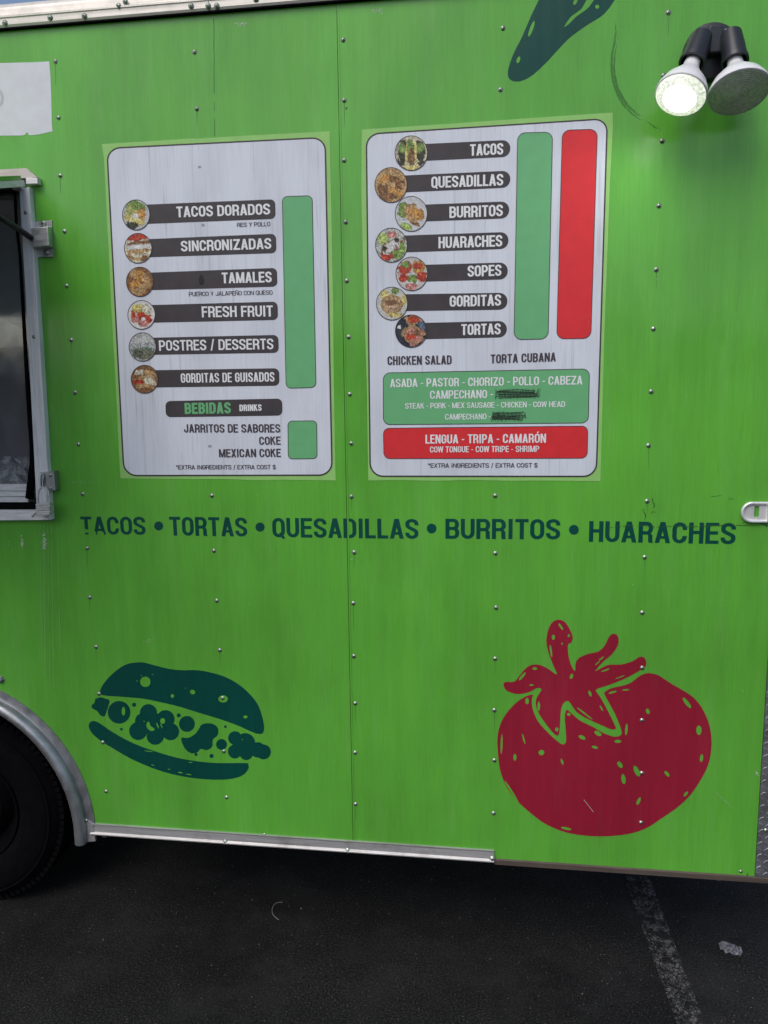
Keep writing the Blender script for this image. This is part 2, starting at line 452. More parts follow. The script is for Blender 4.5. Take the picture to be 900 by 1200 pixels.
        q.append([(0, 0), (t*1.1, 0), (w, 1), (w-t*1.1, 1)]); q.append([(w, 0), (w-t*1.1, 0), (0, 1), (t*1.1, 1)])
    elif ch == 'K':
        box(0, 0, t, 1); q.append([(t*.6, .35), (t*.6, .62), (w-t*1.05, 1), (w, 1)]); q.append([(w*.38, .55), (w*.62, .62), (w*1.02, 0), (w*1.02-t*1.1, 0)])
    elif ch == 'Y':
        box(cx-t/2, 0, cx+t/2, .45); q.append([(0, 1), (t*1.05, 1), (cx+t/2, .40), (cx-t/2, .40)]); q.append([(w, 1), (w-t*1.05, 1), (cx-t/2, .40), (cx+t/2, .40)])
    elif ch == 'Z': box(0, 0, w, h); box(0, 1-h, w, 1); q.append([(0, h*.6), (t*1.15, h*.6), (w, 1-h*.6), (w-t*1.15, 1-h*.6)])
    elif ch == '-': box(0, .36, w, .36+h*.85)
    elif ch == '/': q.append([(0, -.05), (t*.9, -.05), (w, 1.05), (w-t*.9, 1.05)])
    elif ch == '*':
        for a in (30, 90, 150):
            c_, s_ = math.cos(math.radians(a)), math.sin(math.radians(a)); k = .22; u = t*.35
            q.append([(cx+c_*k-s_*u, .78+s_*k+c_*u), (cx-c_*k-s_*u, .78-s_*k+c_*u), (cx-c_*k+s_*u, .78-s_*k-c_*u), (cx+c_*k+s_*u, .78+s_*k-c_*u)])
    elif ch == '$':
        q.extend(glyph('S', w, t)); box(cx-t*.3, -.1, cx+t*.3, 1.1)
    return q
def text(s, p0, p1, hpx, mat, parent, h, t=.19, gap=.075, subs=(), name='lettering'):
    """a line of capitals between two photographed baseline ends, cap height hpx, laid on the panel plane"""
    A, B = W(*p0), W(*p1); hz = W(p0[0], p0[1]-hpx).z - A.z
    B2, A2 = W(p1[0], p1[1]-hpx), None
    ex = (B - A); total = ex.length / hz
    wd = [NARROW.get(c, 1.0) for c in s]
    n = len(s); k = (total - gap*(n-1)) / sum(wd)
    if k < .3: gap = .06; k = (total - gap*(n-1)) / sum(wd)
    x = 0; adds = []
    for c, w_ in zip(s, wd):
        w = w_*k
        if c == 'I':
            w = w_*k
        if c != ' ':
            tt = min(t, w*.42) if c not in 'I-*' else t
            adds.append((x, glyph(c, w, tt)))
        x += w + gap
    vs, fs = [], []
    for x0, polys in adds:
        v, f = cdt([[(x0+a, b) for a, b in P] for P in polys], [])
        n0 = len(vs); vs += v; fs += [tuple(n0+i for i in F) for F in f]
    if subs:
        pass
    ux = ex / total
    return flat_mesh(name, vs, fs, lambda a, b: Vector((A.x, -h, A.z)) + Vector((ux.x, 0, ux.z))*a + Vector((0, 0, hz*b)), mat, parent)

# ------------------------------------------------------------------ ground
gm = MB(); gm.add([(-60, -60, 0), (60, -60, 0), (60, 60, 0), (-60, 60, 0)], [(0, 1, 2, 3)])
structure(gm.build('ground', M['asphalt']))
a0, a1, b0, b1 = G(735, 1040), G(792, 1198), G(765, 1040), G(825, 1198)
lm_ = MB()
def ext(p, q, t): return p + (q-p)*t
cs = [ext(a0, a1, -1.6), ext(b0, b1, -1.6), ext(b0, b1, 3.5), ext(a0, a1, 3.5)]
lm_.add([(c.x, c.y, .004) for c in cs], [(0, 1, 2, 3)])
structure(lm_.build('painted_line', M['lines']))

# low building across the parking lot, behind the photographer (unseen, added to shape reflections in the window glass)
bld = MB(); bld.box((-16, -16, 0), (14, -15.2, 2.75)).box((-16.2, -16.1, 2.75), (14.2, -15.0, 2.9))
bo = bld.build('added_reflection_building', flat('dark_stucco', (.19, .20, .235), .9)); bo['label'] = 'unseen low dark building added across the lot for the window reflections'; bo['category'] = 'building'
k = MB().box((-16, -15.2, 2.32), (14, -15.1, 2.7)).build('reflection_fascia', flat('pale_reflection_fascia', (.75, .72, .66), .8)); k.parent = bo  # pale strip added to put a bright band into the reflections
for i in range(9):
    x = -15 + i*3.2
    k = MB().box((x, -15.2, .4), (x+2.0, -15.17, 2.2)).build('shop_window', flat('shop_glass', (.03, .04, .06), .1, .5)); k.parent = bo

# ------------------------------------------------------------------ the trailer
TX0, TX1 = -4.9, .815
TZ0, TZ1 = .386, 2.765
DEPTH = 2.3
trailer = thing('food_trailer', 'bright green food trailer with teal and red food graphics parked on dark asphalt', 'food trailer', (-1, 1.1, 0))
def part(mb, name, mat, parent=trailer, **k):
    o = mb.build(name, mat, None, **k)
    if parent is trailer: put(o, trailer)
    else:
        o.parent = parent
        o.matrix_parent_inverse = parent.matrix_world.inverted() if False else Matrix.Translation(-Vector(trailer.location)) if parent.parent is trailer else Matrix.Identity(4)
    return o
def sub(mb, name, mat, parent, root=trailer, **k):
    """sub-part: parent mesh sits at identity inside its thing, so world coordinates carry over"""
    o = mb.build(name, mat, None, **k); o.parent = parent; return o

AC = (-1.75, .393); AR = .46
arch = [(AC[0]+AR*math.cos(a), AC[1]+AR*math.sin(a)) for a in (PI*i/28 for i in range(29))]
arch = [(AC[0]+AR, TZ0-.05)] + arch + [(AC[0]-AR, TZ0-.05)]
arch2 = [(x-.95, z) for x, z in arch]
wl, wr, wb, wt = -3.25, W(42, 400).x, W(30, 600).z, W(30, 208).z
win = [(wl, wb), (wr, wb), (wr, wt), (wl, wt)]
SEAM = -.1916*2.2
XR = W(893, 880).x
def panel(x0, x1, z0, z1, holes=()):
    vs, fs = cdt([[(x0, z0), (x1, z0), (x1, z1), (x0, z1)]], holes)
    return flat_mesh('side_panel', vs, fs, lambda a, b: Vector((a, 0, b)), M['wrap'], trailer, .003)
panel(SEAM+.0007, XR, TZ0, TZ1)
panel(-2.65, SEAM-.0007, TZ0, TZ1, [win, arch, arch2])
panel(TX0, -2.653, TZ0, TZ1, [win, arch2])
# seam backing and vinyl overlap edge
part(MB().box((SEAM-.02, .004, TZ0+.01), (SEAM+.02, .010, TZ1-.01)), 'seam_backing', M['gap'])
part(MB().box((SEAM+.0012, -.0009, TZ0+.002), (SEAM+.0055, 0, TZ1-.002)), 'seam_edge', M['wrap'])
# shell behind the side panels
part(MB().box((TX0, .003, TZ1-.02), (TX1, DEPTH, TZ1+.03)), 'roof', M['alu_white'])
part(MB().box((TX0, DEPTH-.04, TZ0), (TX1, DEPTH, TZ1-.02)), 'far_wall', M['inside'])
part(MB().box((TX1-.03, .012, TZ0+.1), (TX1-.003, DEPTH-.04, TZ1-.02)), 'end_wall', M['inside'])
part(MB().box((TX0+.003, .012, TZ0+.1), (TX0+.03, DEPTH-.04, TZ1-.02)), 'end_wall', M['inside'])
fl = MB()
fl.box((AC[0]+AR+.02, .003, TZ0), (TX1, DEPTH-.04, TZ0+.1)); fl.box((TX0, .003, TZ0), (AC[0]-.95-AR-.02, DEPTH-.04, TZ0+.1))
fl.box((AC[0]-.95-AR-.02, .40, TZ0), (AC[0]+AR+.02, DEPTH-.04, TZ0+.1))
part(fl, 'underfloor', M['dark'])
wv = MB(); x0, x1 = AC[0]-.95-AR-.02, AC[0]+AR+.02
wv.box((x0, .004, .92), (x1, .40, .94)); wv.box((x0, .38, TZ0+.1), (x1, .40, .92)); wv.box((x0, .004, TZ0+.1), (x0+.01, .38, .92)); wv.box((x1-.01, .004, TZ0-.02), (x1, .38, .92))
part(wv, 'wheel_well', M['dark'])
part(MB().box((AC[0]-.5, .5, .3), (AC[0]-.43, DEPTH-.3, .37)).box((TX0, .45, .25), (TX1, .52, TZ0)), 'chassis_rail', M['dark'])
# kitchen seen dimly through the glass
part(MB().box((-3.2, .25, 1.32), (-.9, .75, 1.36)), 'counter', M['alu'])
part(MB().box((-3.2, 1.6, .5), (-1.5, 2.2, 1.25)), 'counter', M['alu'])

# roof rail: profile extruded along x, two lengths meeting at a joint
def extr(prof, x0, x1, name, mat, smooth=False, parent=trailer):
    mb = MB(); mb.prism([(x0, y, z) for y, z in prof], [(x1, y, z) for y, z in prof])
    return part(mb, name, mat, parent)
JX = W(247, 20).x
RZ = TZ1
prof = [(-.002, RZ-.006), (-.010, RZ-.004), (-.014, RZ+.002), (-.0135, RZ+.018), (-.016, RZ+.020), (-.016, RZ+.024), (-.0115, RZ+.027), (-.004, RZ+.050), (.004, RZ+.060), (.03, RZ+.075), (.10, RZ+.08), (.10, RZ+.03), (-.002, RZ+.028)]
ra = extr(prof, TX0, JX-.001, 'roof_rail', M['rail']); rb = extr(prof, JX+.001, TX1, 'roof_rail', M['rail'])
extr([(-.0125, RZ-.008), (-.0125, RZ-.0045), (-.001, RZ-.007), (-.001, RZ-.009)], TX0, TX1, 'rail_gasket', M['rubber'])

# sill strip along the bottom edge, then the bare rusty lip
SX0, SX1 = W(108, 980).x, W(579, 1008).x
s0 = TZ0
extr([(0, s0+.028), (-.006, s0+.027), (-.004, s0+.022), (-.006, s0+.002), (-.012, s0-.003), (-.012, s0-.006), (0, s0-.006)], SX0, SX1, 'sill_strip', M['strip'])
extr([(-.001, s0+.001), (-.005, s0-.002), (-.005, s0-.016), (.02, s0-.016), (.02, s0+.0)], SX1+.001, TX1-.02, 'sill_lip', M['rust'])
extr([(0, s0+.028), (-.006, s0+.027), (-.006, s0-.004), (0, s0-.004)], TX0, AC[0]-.95-.5, 'sill_strip', M['strip'])

# corner guard of diamond plate
cg = part(MB().box((XR+.001, -.003, TZ0-.004), (TX1, -.0004, 1.12)).box((TX1-.002, -.0004, TZ0-.004), (TX1+.001, .25, 1.12)), 'corner_guard', M['plate'])
tm = MB()
for row in range(40):
    for c in range(5):
        z = TZ0+.012 + row*.0185; x = XR+.008 + c*.0185
        a = PI/5 if (row+c) % 2 else -PI/5
        if x > TX1-.006: continue
        L = [( -.0085, 0, 0), (-.003, .0022, 0), (.003, .0022, 0), (.0085, 0, 0), (.003, -.0022, 0), (-.003, -.0022, 0)]
        base = [Vector((x + p[0]*math.cos(a)-p[1]*math.sin(a), -.003, z + p[0]*math.sin(a)+p[1]*math.cos(a))) for p in L]
        top = [Vector((x + (p[0]*math.cos(a)-p[1]*math.sin(a))*.7, -.0045, z + (p[0]*math.sin(a)+p[1]*math.cos(a))*.7)) for p in L]
        tm.prism(top, base)
o = tm.build('tread_bars', M['plate']); o.parent = cg; o['kind'] = 'stuff'

# ---- wheel arch fender: flat flange and rounded bead swept round the arch
def fender(cx, pts_from, pts_to):
    profs = [(.497, 0), (.497, -.003), (.474, -.004), (.469, -.006)] + \
            [(.452+.019*math.cos(t), -.014-.020*math.sin(t)) for t in (PI*i/9 for i in range(10))] + [(.430, 0), (.436, .03), (.440, .03), (.455, -.001)]
    rs = []
    rs.append([(cx+r, y, .352 if y < -.004 else .385) for r, y in profs])
    for i in range(41):
        a = PI*i/40
        rs.append([(cx+r*math.cos(a), y, AC[1]+r*math.sin(a)) for r, y in profs])
    rs.append([(cx-r, y, .352) for r, y in profs])
    mb = MB(); mb.rings(rs); return mb
f1 = autosmooth(part(fender(AC[0], 0, 0), 'fender', M['fender']), 35)
f2 = autosmooth(part(fender(AC[0]-1.03, 0, 0), 'fender', M['fender']), 35)
# bracket where fender meets the sill
part(MB().px([(98, 958), (109, 966), (112, 986), (103, 987), (96, 984)], -.008, 0), 'fender_bracket', M['strip'], bevel=.001)

# ---- wheels
def wheel(cx, y0, s=1):
    """y0: outer face; s=+1 wheel body extends to +y"""
    w_ = MB(); R0 = .352
    prof = [(.03, .19), (.0, .215), (-.005, .25), (.0, .29), (.012, .322), (.03, .338), (.045, .350), (.10, .353), (.16, .350), (.19, .325), (.205, .27), (.19, .20), (.17, .19)]
    w_.lathe((cx, y0, .352), (0, s, 0), prof, 64, False, False)
    n = len(prof)
    t_ = put(autosmooth(w_.build('tyre', M['rubber']), 50), trailer)
    # sidewall ribs and tread blocks
    rb_ = MB()
    for r in (.232, .262, .300, .315):
        rb_.rings([[(cx+(r+a)*math.cos(q), y0+s*b, .352+(r+a)*math.sin(q)) for a, b in ((-.003, .004), (0, -.003 if r < .29 else .003), (.003, .004))] for q in (2*PI*i/64 for i in range(64))], closed=True)
    for i in range(90):
        q = 2*PI*i/90; q2 = q+.045
        c = []
        for yy in (.028, .17):
            for (qq, rr) in ((q, .340), (q2, .340), (q2, .357), (q, .357)):
                c.append((cx+rr*math.cos(qq), y0+s*yy, .352+rr*math.sin(qq)))
        rb_.add(c, [(0, 1, 2, 3), (4, 5, 6, 7), (0, 1, 5, 4), (1, 2, 6, 5), (2, 3, 7, 6), (3, 0, 4, 7)])
    k = rb_.build('tread_blocks', M['rubber']); k.parent = t_; k['kind'] = 'stuff'
    rm = MB(); rm.lathe((cx, y0, .352), (0, s, 0), [(.05, .0), (.05, .06), (.03, .07), (.035, .12), (.07, .15), (.06, .18), (.012, .19), (.01, .197), (.02, .20), (.16, .195)], 48, True, False)
    r_ = put(autosmooth(rm.build('rim', M['dark_steel']), 40), trailer)
    for i in range(5):
        a = 2*PI*i/5; nb = MB(); nb.lathe((cx+.085*math.cos(a), y0+s*.02, .352+.085*math.sin(a)), (0, s, 0), [(0, .006), (.004, .010), (.03, .010)], 6)
        nb.build('lug_nut', M['dark_steel']).parent = r_
for cx in (AC[0]-.06, AC[0]-1.09):
    wheel(cx, .125, 1); wheel(cx, DEPTH-.05, -1)

# ---- screws
sc = MB()
sc.lathe((0, 0, 0), (0, -1, 0), [(0, .0092), (.0012, .0090), (.0016, .0066), (.0030, .0060), (.0044, .0044), (.0050, .002)], 14, False, True)
sc_me = sc.mesh('screw'); sc_me.materials.append(M['screw'])
for p in sc_me.polygons: p.use_smooth = True
rc_ = MB(); rc_.box((-.0030, -.0053, -.0008), (.0030, -.0044, .0008)).box((-.0008, -.00535, -.0030), (.0008, -.0044, .0030))
rc_me = rc_.mesh('slot'); rc_me.materials.append(M['rubber'])
def screw(p, s=.78, slot=True):
    o = link('screw', sc_me); o.location = p; o.scale = (s, s, s); o.rotation_euler = (random.uniform(-.12, .12), random.uniform(0, 6.28), random.uniform(-.12, .12))
    put(o, trailer)
    if slot:
        k = link('screw_slot', rc_me); k.parent = o
    return o
SP = [(65,72),(68.5,138),(70.5,206),(75.5,271),(78,335),(83.6,398.6),(88,460),(91.6,520.5),(96.7,579),(102,642.5),(105,700),(112.5,758),(116,813),(120.4,870),(124.4,927.5),
 (228,61),(230.7,127.5),(248.5,581),(250.5,645.5),(254,704),(257.5,762),(260.8,818),(262.3,880.5),(265.5,934.5),
 (402.3,46.8),(403.5,117.5),(403.3,188),(405.3,260),(406.6,329),(408.4,395),(410,462),(411.4,519.6),(411.9,582),(415,647.3),(414,707),(414.6,769),(416.4,824.4),(416.2,882),(416.8,942.5),
 (589.6,33),(586.4,105),(580,581),(580.5,648.3),(581.2,712),(580.2,772),(579.2,832.3),(579.3,891),(578.4,953),
 (783,14.6),(777.7,88.5),(775.7,165.3),(772,241),(769,316),(766,385.5),(763,459),(760,522),(758.4,587.3),(755.7,653),(752.7,718),(752.4,782.7),(752.4,844),(752,906),(751.2,964),
 (743.8,1021.5),(310,978),(868,1021.3)]
for u, v in SP:
    p = W(u, v); screw(p, .70 if v < 970 else .55)
for k in range(1, 5):                      # columns that go on to the left of the picture
    for i in range(15):
        z = CAM_H + 2.2*(.4179-.0697*i); x = -.5553*2.2 - .4064*k
        if wl-.03 < x < wr+.03 and wb-.04 < z < wt+.04: continue
        if min(math.hypot(x-AC[0], z-AC[1]), math.hypot(x-AC[0]+1.03, z-AC[1])) < .53: continue
        if k == 1 and z > 2.4: continue
        screw((x, 0, z), .8, False)
for u, v in ((6, 27), (59, 21), (99, 19), (139, 7), (147, 2), (224, 7), (244, 7), (254, 7), (300, -1)):
    p = W(u, v, -.014); screw((p.x, -.0145, p.z), .85)
for u, v in ((122.5, 978.5), (264, 986.7), (407.5, 996.8), (577, 1006.5)):
    p = W(u, v, -.006); screw((p.x, -.0062, p.z), 1.0)
p = W(102, 961, -.004); screw((p.x, -.008, p.z), .6)
for u, v in ((897.5, 973),):
    p = W(u, v, -.003); screw((p.x, -.003, p.z), .7)
nb = MB(); p = W(1, 796); nb.lathe((p.x, 0, p.z), (0, -1, 0), [(0, .013), (.003, .013), (.0035, .009), (.010, .009), (.012, .006)], 6)
part(nb, 'hex_bolt', M['steel'])

# ---- printed graphics on the wrap
Zs = lambda pts: zt(90, 760, 3.75, pts)
bun_top = sm([(104,180),(125,145),(160,108),(205,75),(245,63),(290,61),(340,73),(400,88),(460,95),(530,95),(600,108),(660,128),(715,160),(760,200),(795,245),(815,300),(823,345),(818,370),(800,375),(770,366),(700,335),(620,307),(540,283),(450,255),(370,236),(290,220),(200,212),(130,207),(106,200)])
bun_bot = sm([(53,345),(58,325),(75,318),(100,328),(150,362),(210,397),(270,425),(340,450),(430,477),(520,494),(620,503),(740,503),(754,512),(753,530),(735,552),(700,568),(640,576),(560,574),(480,564),(400,547),(320,520),(240,485),(170,445),(110,408),(70,375)])
onion = sm([(82,222),(105,214),(125,219),(141,225),(143,240),(133,270),(122,297),(105,294),(90,275),(68,262),(66,248),(78,238)])
blob = sm([(548,335),(570,328),(600,332),(620,350),(619,380),(598,400),(595,430),(572,446),(545,441),(530,455),(505,460),(480,445),(463,415),(461,392),(490,392),(520,375),(535,355)])
adds = [bun_top, bun_bot, onion, blob, ell(186,280,50), ell(484,331,35), ell(252,247,9), ell(448,293,9), ell(196,354,6), ell(653,343,8,7,45,4), ell(524,465,7), ell(592,472,9), ell(636,421,24),
        ell(315,282,38), ell(390,310,40), ell(412,365,38), ell(345,385,38), ell(270,362,40), ell(290,318,34), ell(340,335,52),
        ell(695,393,30), ell(740,415,44), ell(795,445,34), ell(820,454,33), ell(695,452,31), ell(745,460,30), ell(720,430,36)]
subs = [ell(301,146,23), ell(420,208,8), ell(509,191,12,10,20), ell(643,221,21,16), ell(741,300,9,7), slit(205,275,8,19),
        sm([(308,325),(318,322),(325,340),(342,352),(335,362),(318,358),(306,342)],3), ell(377,318,11,13), slit(355,338,3,14,-20), slit(372,340,2.5,12,-25),
        slit(316,451,20,2,8), slit(500,500,10,2,0), slit(455,545,12,3,8), slit(492,553,14,2.5,8), slit(334,512,8,2,15), slit(405,530,6,2,0), ell(283,118,2.5), ell(333,113,2.5), ell(265,142,2.5), ell(477,174,2.5), ell(296,320,3), ell(728,400,2.5)]
o = decal('sandwich_graphic', [Zs(a) for a in adds], [Zs(a) for a in subs], .0004, M['teal'], trailer); lab(o, 'dark teal sandwich printed low on the left green panel')

Zr = lambda pts: zt(570, 710, 3.214, pts)
body = sm([(175,335),(150,340),(115,362),(80,398),(55,440),(42,490),(43,550),(52,620),(75,680),(110,728),(160,775),(220,820),(290,850),(360,864),(440,868),(530,860),(600,838),(660,800),(720,758),(770,710),(810,650),(838,590),(848,520),(840,450),(815,390),(780,345),(735,315),(700,295),(670,275),(645,260),(610,253),(580,262),(545,288),(520,298),(470,310),(445,325),(445,335),(470,380),(490,420),(508,470),(505,487),(480,492),(440,478),(400,455),(350,430),(310,395),(300,395),(295,420),(300,490),(298,515),(285,521),(262,505),(230,475),(195,435),(175,390),(171,350)], 4)
calyx = sm([(64,295),(75,286),(105,285),(125,262),(145,238),(170,222),(200,222),(230,235),(265,258),(250,220),(235,180),(226,140),(230,100),(245,65),(270,52),(295,60),(315,90),(325,120),(318,140),(308,145),(308,180),(318,220),(333,245),(336,215),(350,195),(385,180),(420,172),(445,150),(460,120),(475,105),(492,110),(498,130),(492,155),(470,185),(440,210),(410,245),(430,235),(460,222),(510,220),(550,208),(575,193),(592,193),(602,210),(598,230),(575,245),(530,270),(470,295),(430,308),(412,318),(430,345),(460,400),(482,445),(487,462),(470,465),(430,448),(380,425),(340,400),(315,365),(303,358),(288,370),(280,400),(277,450),(272,485),(255,482),(220,440),(195,400),(186,370),(190,345),(207,315),(190,310),(160,325),(115,332),(75,318)], 4)
gl = [(153,358,7,12,0),(57,520,4,38,2),(140,500,3,20,-15),(107,570,6,13,0),(207,552,11,10,0),(285,587,4,12,-20),(360,495,14,7,25),(408,532,12,5,15),(420,480,15,8,30),(495,510,13,6,0),(527,465,5,22,5),(503,598,8,14,-35),(516,652,8,19,-8),(566,622,9,22,-25),(680,632,6,13,-40),(573,735,6,15,25),(608,397,7,11,-20),(755,365,7,25,-38),(800,468,10,18,0),(810,573,6,15,8),(751,708,5,12,40),(95,700,4,50,-32),(300,838,20,5,12),(525,316,14,3,-5),(475,325,16,4,-15),(265,465,6,8,0),(310,408,7,6,0),
      (252,118,6,10,0),(280,78,4,15,-35),(310,112,4,6,0),(285,142,3,4,0),(243,170,4,24,-8),(182,236,9,5,0),(135,265,5,20,40),(170,298,9,3,0),(320,265,6,10,20),(433,198,3,12,50),(448,242,18,3,-20),(503,268,20,2,-20),(390,330,5,12,-20),(433,385,3,12,-30),(370,405,3,38,-52),(197,378,5,18,0),(418,215,2.5,12,50)]
o = decal('tomato_graphic', [Zr(body), Zr(calyx)], [Zr(slit(*a)) for a in gl], .0004, M['tomato'], trailer); lab(o, 'dark red tomato with a leafy top printed on the right green panel')
o = decal('scratch', [Zr(P) for P in ribbon([(367,730),(383,750),(404,777)], 1.4)], [], .0006, M['chip'], trailer)

Zc = lambda pts: zt(580, 0, 2.8125, pts)
chili = sm([(150,-42),(148,-10),(120,50),(90,120),(60,180),(43,235),(50,262),(80,268),(120,250),(170,205),(240,130),(300,85),(360,45),(400,-10),(410,-42)], 5)
ch_s = [slit(120,95,6,28,20), slit(77,197,6,12,20), sm([(228,88),(250,55),(285,28),(305,-5),(328,-8),(318,12),(300,32),(268,55),(245,78)],4), slit(265,5,6,12,25), slit(337,22,7,7)]
o = decal('chili_graphic', [Zc(chili)], [Zc(a) for a in ch_s], .0004, M['teal'], trailer); lab(o, 'tip of a dark teal chili pepper printed near the roof')

lt = []
for s, p0, p1, hh in (('TACOS', (95.5, 626.3), (171, 626.8), 21), ('TORTAS', (199.3, 627.5), (290, 628.8), 22), ('QUESADILLAS', (319.5, 629.5), (490.5, 631.5), 22.7),
                      ('BURRITOS', (522, 631.3), (656.3, 632.2), 23.4), ('HUARACHES', (690, 634.8), (861.5, 637.8), 24.3)):
    o = text(s, p0, p1, hh, M['teal'], trailer, .0004, t=.198, gap=.085); lt.append(o)
    lab(o, 'word %s in dark teal capitals across the green side' % s)
for u, v, r in ((186, 616.3, 5.3), (304.8, 617.6, 5.4), (505.8, 619.3, 5.8), (672.5, 620.8, 5.8)):
    decal('bullet_dot', [ell(u, v, r, r, 0, 18)], [], .0004, M['teal'], trailer)
# where the lettering has peeled the green shows again
def chipset(name, polys, mat, h): return decal(name, polys, [], h, mat, trailer)
chipset('peeled_patch', [[(98,619),(102,620.5),(106,619.5),(106.5,624),(98,624.3)], [(107.5,624),(110,621.5),(113,624),(112,628),(107,628)], [(114,623.5),(121,623.2),(123,628),(114.5,628)], [(94,610.2),(97.5,610),(98,613),(94,613)]], M['wrap'], .0008)

# ---- scuffs, creases and chips in the vinyl
rn = random.Random(3)
def curve_scuff(name, pts, w, mat, n=1, jit=2.0, h=.0005, dash=1.0):
    P = []
    base = sm(pts, 8, False)
    for k in range(n):
        ox, oy = rn.uniform(-jit, jit), rn.uniform(-jit, jit)
        a, b = sorted((rn.uniform(0, .6), rn.uniform(.35, 1))) if n > 1 else (0, 1)
        seg = base[int(a*len(base)):max(int(b*len(base)), int(a*len(base))+3)]
        run = []
        for i, (x, y) in enumerate(seg):
            run.append((x+ox+rn.uniform(-.25, .25), y+oy+rn.uniform(-.25, .25)))
            if dash < 1 and rn.random() > dash or i == len(seg)-1:
                if len(run) > 1: P += ribbon(run, w*rn.uniform(.6, 1.2))
                run = []
    if P: decal(name, P, [], h, mat, trailer)
arcp = zt(580, 0, 2.8125, [(405,62),(400,120),(388,200),(395,270),(418,325),(450,365),(498,395)])
curve_scuff('scuff_mark', arcp, .45, M['smudge'], 34, 2.6, dash=.72)
curve_scuff('scuff_mark', zt(580, 0, 2.8125, [(386,190),(392,260),(420,330),(480,388)]), .6, M['smudge'], 26, 2.4, .00055, .62)
curve_scuff('scuff_mark', zt(580, 0, 2.8125, [(498,398),(520,415),(545,428),(552,430)]), .5, M['smudge'], 3, .8, dash=.6)
curve_scuff('crease', zt(675, 550, 4, [(440,132),(380,128),(360,140),(368,170),(362,185)]), 1.0, M['crease'], 4, .5, dash=.85)
curve_scuff('crease', zt(675, 550, 4, [(318,165),(312,195),(325,215),(318,240)]), 1.0, M['crease'], 4, .8, dash=.7)
curve_scuff('crease', zt(675, 550, 4, [(340,212),(360,200),(378,203)]), .9, M['crease'], 3, .5, dash=.7)
curve_scuff('crease', zt(675, 550, 4, [(150,275),(220,266),(300,262),(380,270),(450,266),(520,268),(600,266),(680,262),(760,262),(850,262)]), .7, M['crease'], 1, 0, .0009, .72)
curve_scuff('crease', zt(820, 560, 11.25, [(140,250),(230,238),(330,226)]), .5, M['smudge'], 3, .3)
curve_scuff('crease', zt(820, 560, 11.25, [(370,272),(455,275)]), .4, M['smudge'], 2, .3)
curve_scuff('crease', zt(820, 560, 11.25, [(480,608),(600,595),(720,590),(800,602),(860,612),(899,640)]), .7, M['crease'], 3, .4, dash=.85)
curve_scuff('crease', zt(820, 560, 11.25, [(740,585),(800,603),(899,645)]), 1.2, M['crease'], 2, .4)
def flecks(cx, cy, sx, sy, n, size, mat, slope=0, h=.00055, name='scratch'):
    P = []
    for _ in range(n):
        x, y = cx+rn.gauss(0, sx), cy+rn.gauss(0, sy); x += slope*(y-cy)
        a = rn.uniform(0, 6.28); r = size*rn.uniform(.4, 1.2)
        P.append([(x+r*math.cos(a+t)*rn.uniform(.5, 1), y+r*math.sin(a+t)*rn.uniform(.5, 1)) for t in (0, 1.3, 2.5, 3.8, 5)])
    decal(name, P, [], h, mat, trailer)
flecks(284, 28, 2.6, 1.3, 26, .9, M['chip']); flecks(444, 13, 2.8, 1.6, 26, .9, M['chip'])
flecks(52, 637, .9, 4.6, 60, 1.15, M['chip']); flecks(26, 635, .8, 3.5, 34, 1.0, M['chip']); flecks(10, 637, .8, 3, 16, .8, M['chip_faint'])
flecks(175, 751, 2.6, 1.5, 24, .9, M['chip_faint'], -.8); flecks(52, 655, .7, 6, 20, .7, M['chip_faint'])
flecks(95, 565, 9, 1.2, 34, 1.0, M['chip_faint']); flecks(887, 906, 1.2, 1.6, 14, .9, M['chip']); flecks(872, 810, 2.5, 1.2, 10, .7, M['chip_faint'])
flecks(765, 327, 6, .5, 5, .5, M['chip']); flecks(776, 153, 5, 1.2, 5, .5, M['chip']); flecks(412, 655, .6, .6, 3, .6, M['chip'])
flecks(742, 685, .5, .5, 2, .6, M['chip']); flecks(876, 1024.5, .4, .8, 3, 1.1, M['crease']); flecks(406, 126, .4, 1.3, 5, 1.0, M['crease'])
flecks(730, 1006, 3, 2.5, 16, .5, M['chip_faint'], 1.0)
for u, dx, w_ in ((51, 2, .6), (60, 3, .6), (67, 4, .5), (56, 2.5, .4), (47, 1.5, .4)):     # run marks under the window corner
    curve_scuff('run_mark', [(u, 616), (u+dx*.3, 680), (u+dx, 760+rn.uniform(0, 50))], w_, M['chip_faint'], 1, 0, .0003, .93)
curve_scuff('scratch', [(832, 922), (845, 934), (862, 950)], .5, M['chip_faint'], 4, 1.2, dash=.9)
curve_scuff('run_mark', [(250.5, 16), (251, 90), (251.5, 160)], .9, M['smudge'], 1, 0, .0003, .9)

# faint rust and dirt runs under some of the screws
for (u, v) in SP[:-3]:
    if rn.random() < .38:
        L0 = rn.uniform(8, 30)
        decal('run_mark', [[(u-.5, v+3), (u+.5, v+3), (u+.25+L0*.01, v+3+L0), (u-.1+L0*.01, v+3+L0)]], [], .0003 if v > 580 else .00032, M['smudge_soft'], trailer)

# ---- serving window at the left edge of the picture
FY = -.022
st_ = part(MB().px([(22.5, 222), (34, 219), (46.5, 400), (59.5, 609), (43, 598), (33, 400)], FY, -.0005), 'window_stile', M['alu_v'], bevel=.001)
fr = part(MB().px([(-170, 598), (43.5, 597.5), (59.5, 609.5), (-170, 611)], FY+.001, -.0005), 'window_bottom_rail', M['alu_white'], bevel=.001)
part(MB().px([(-170, 589.5), (43, 588.8), (43.5, 597), (-170, 597)], -.012, .004), 'window_gasket', M['rubber'])
for a, b, yy in ((582.5, 588.6, -.002), (576, 581.6, .004), (567.5, 575, .012)):
    part(MB().px([(-170, a), (33, a), (33, b), (-170, b)], yy, .05), 'sliding_track', M['alu_white'], bevel=.0008)
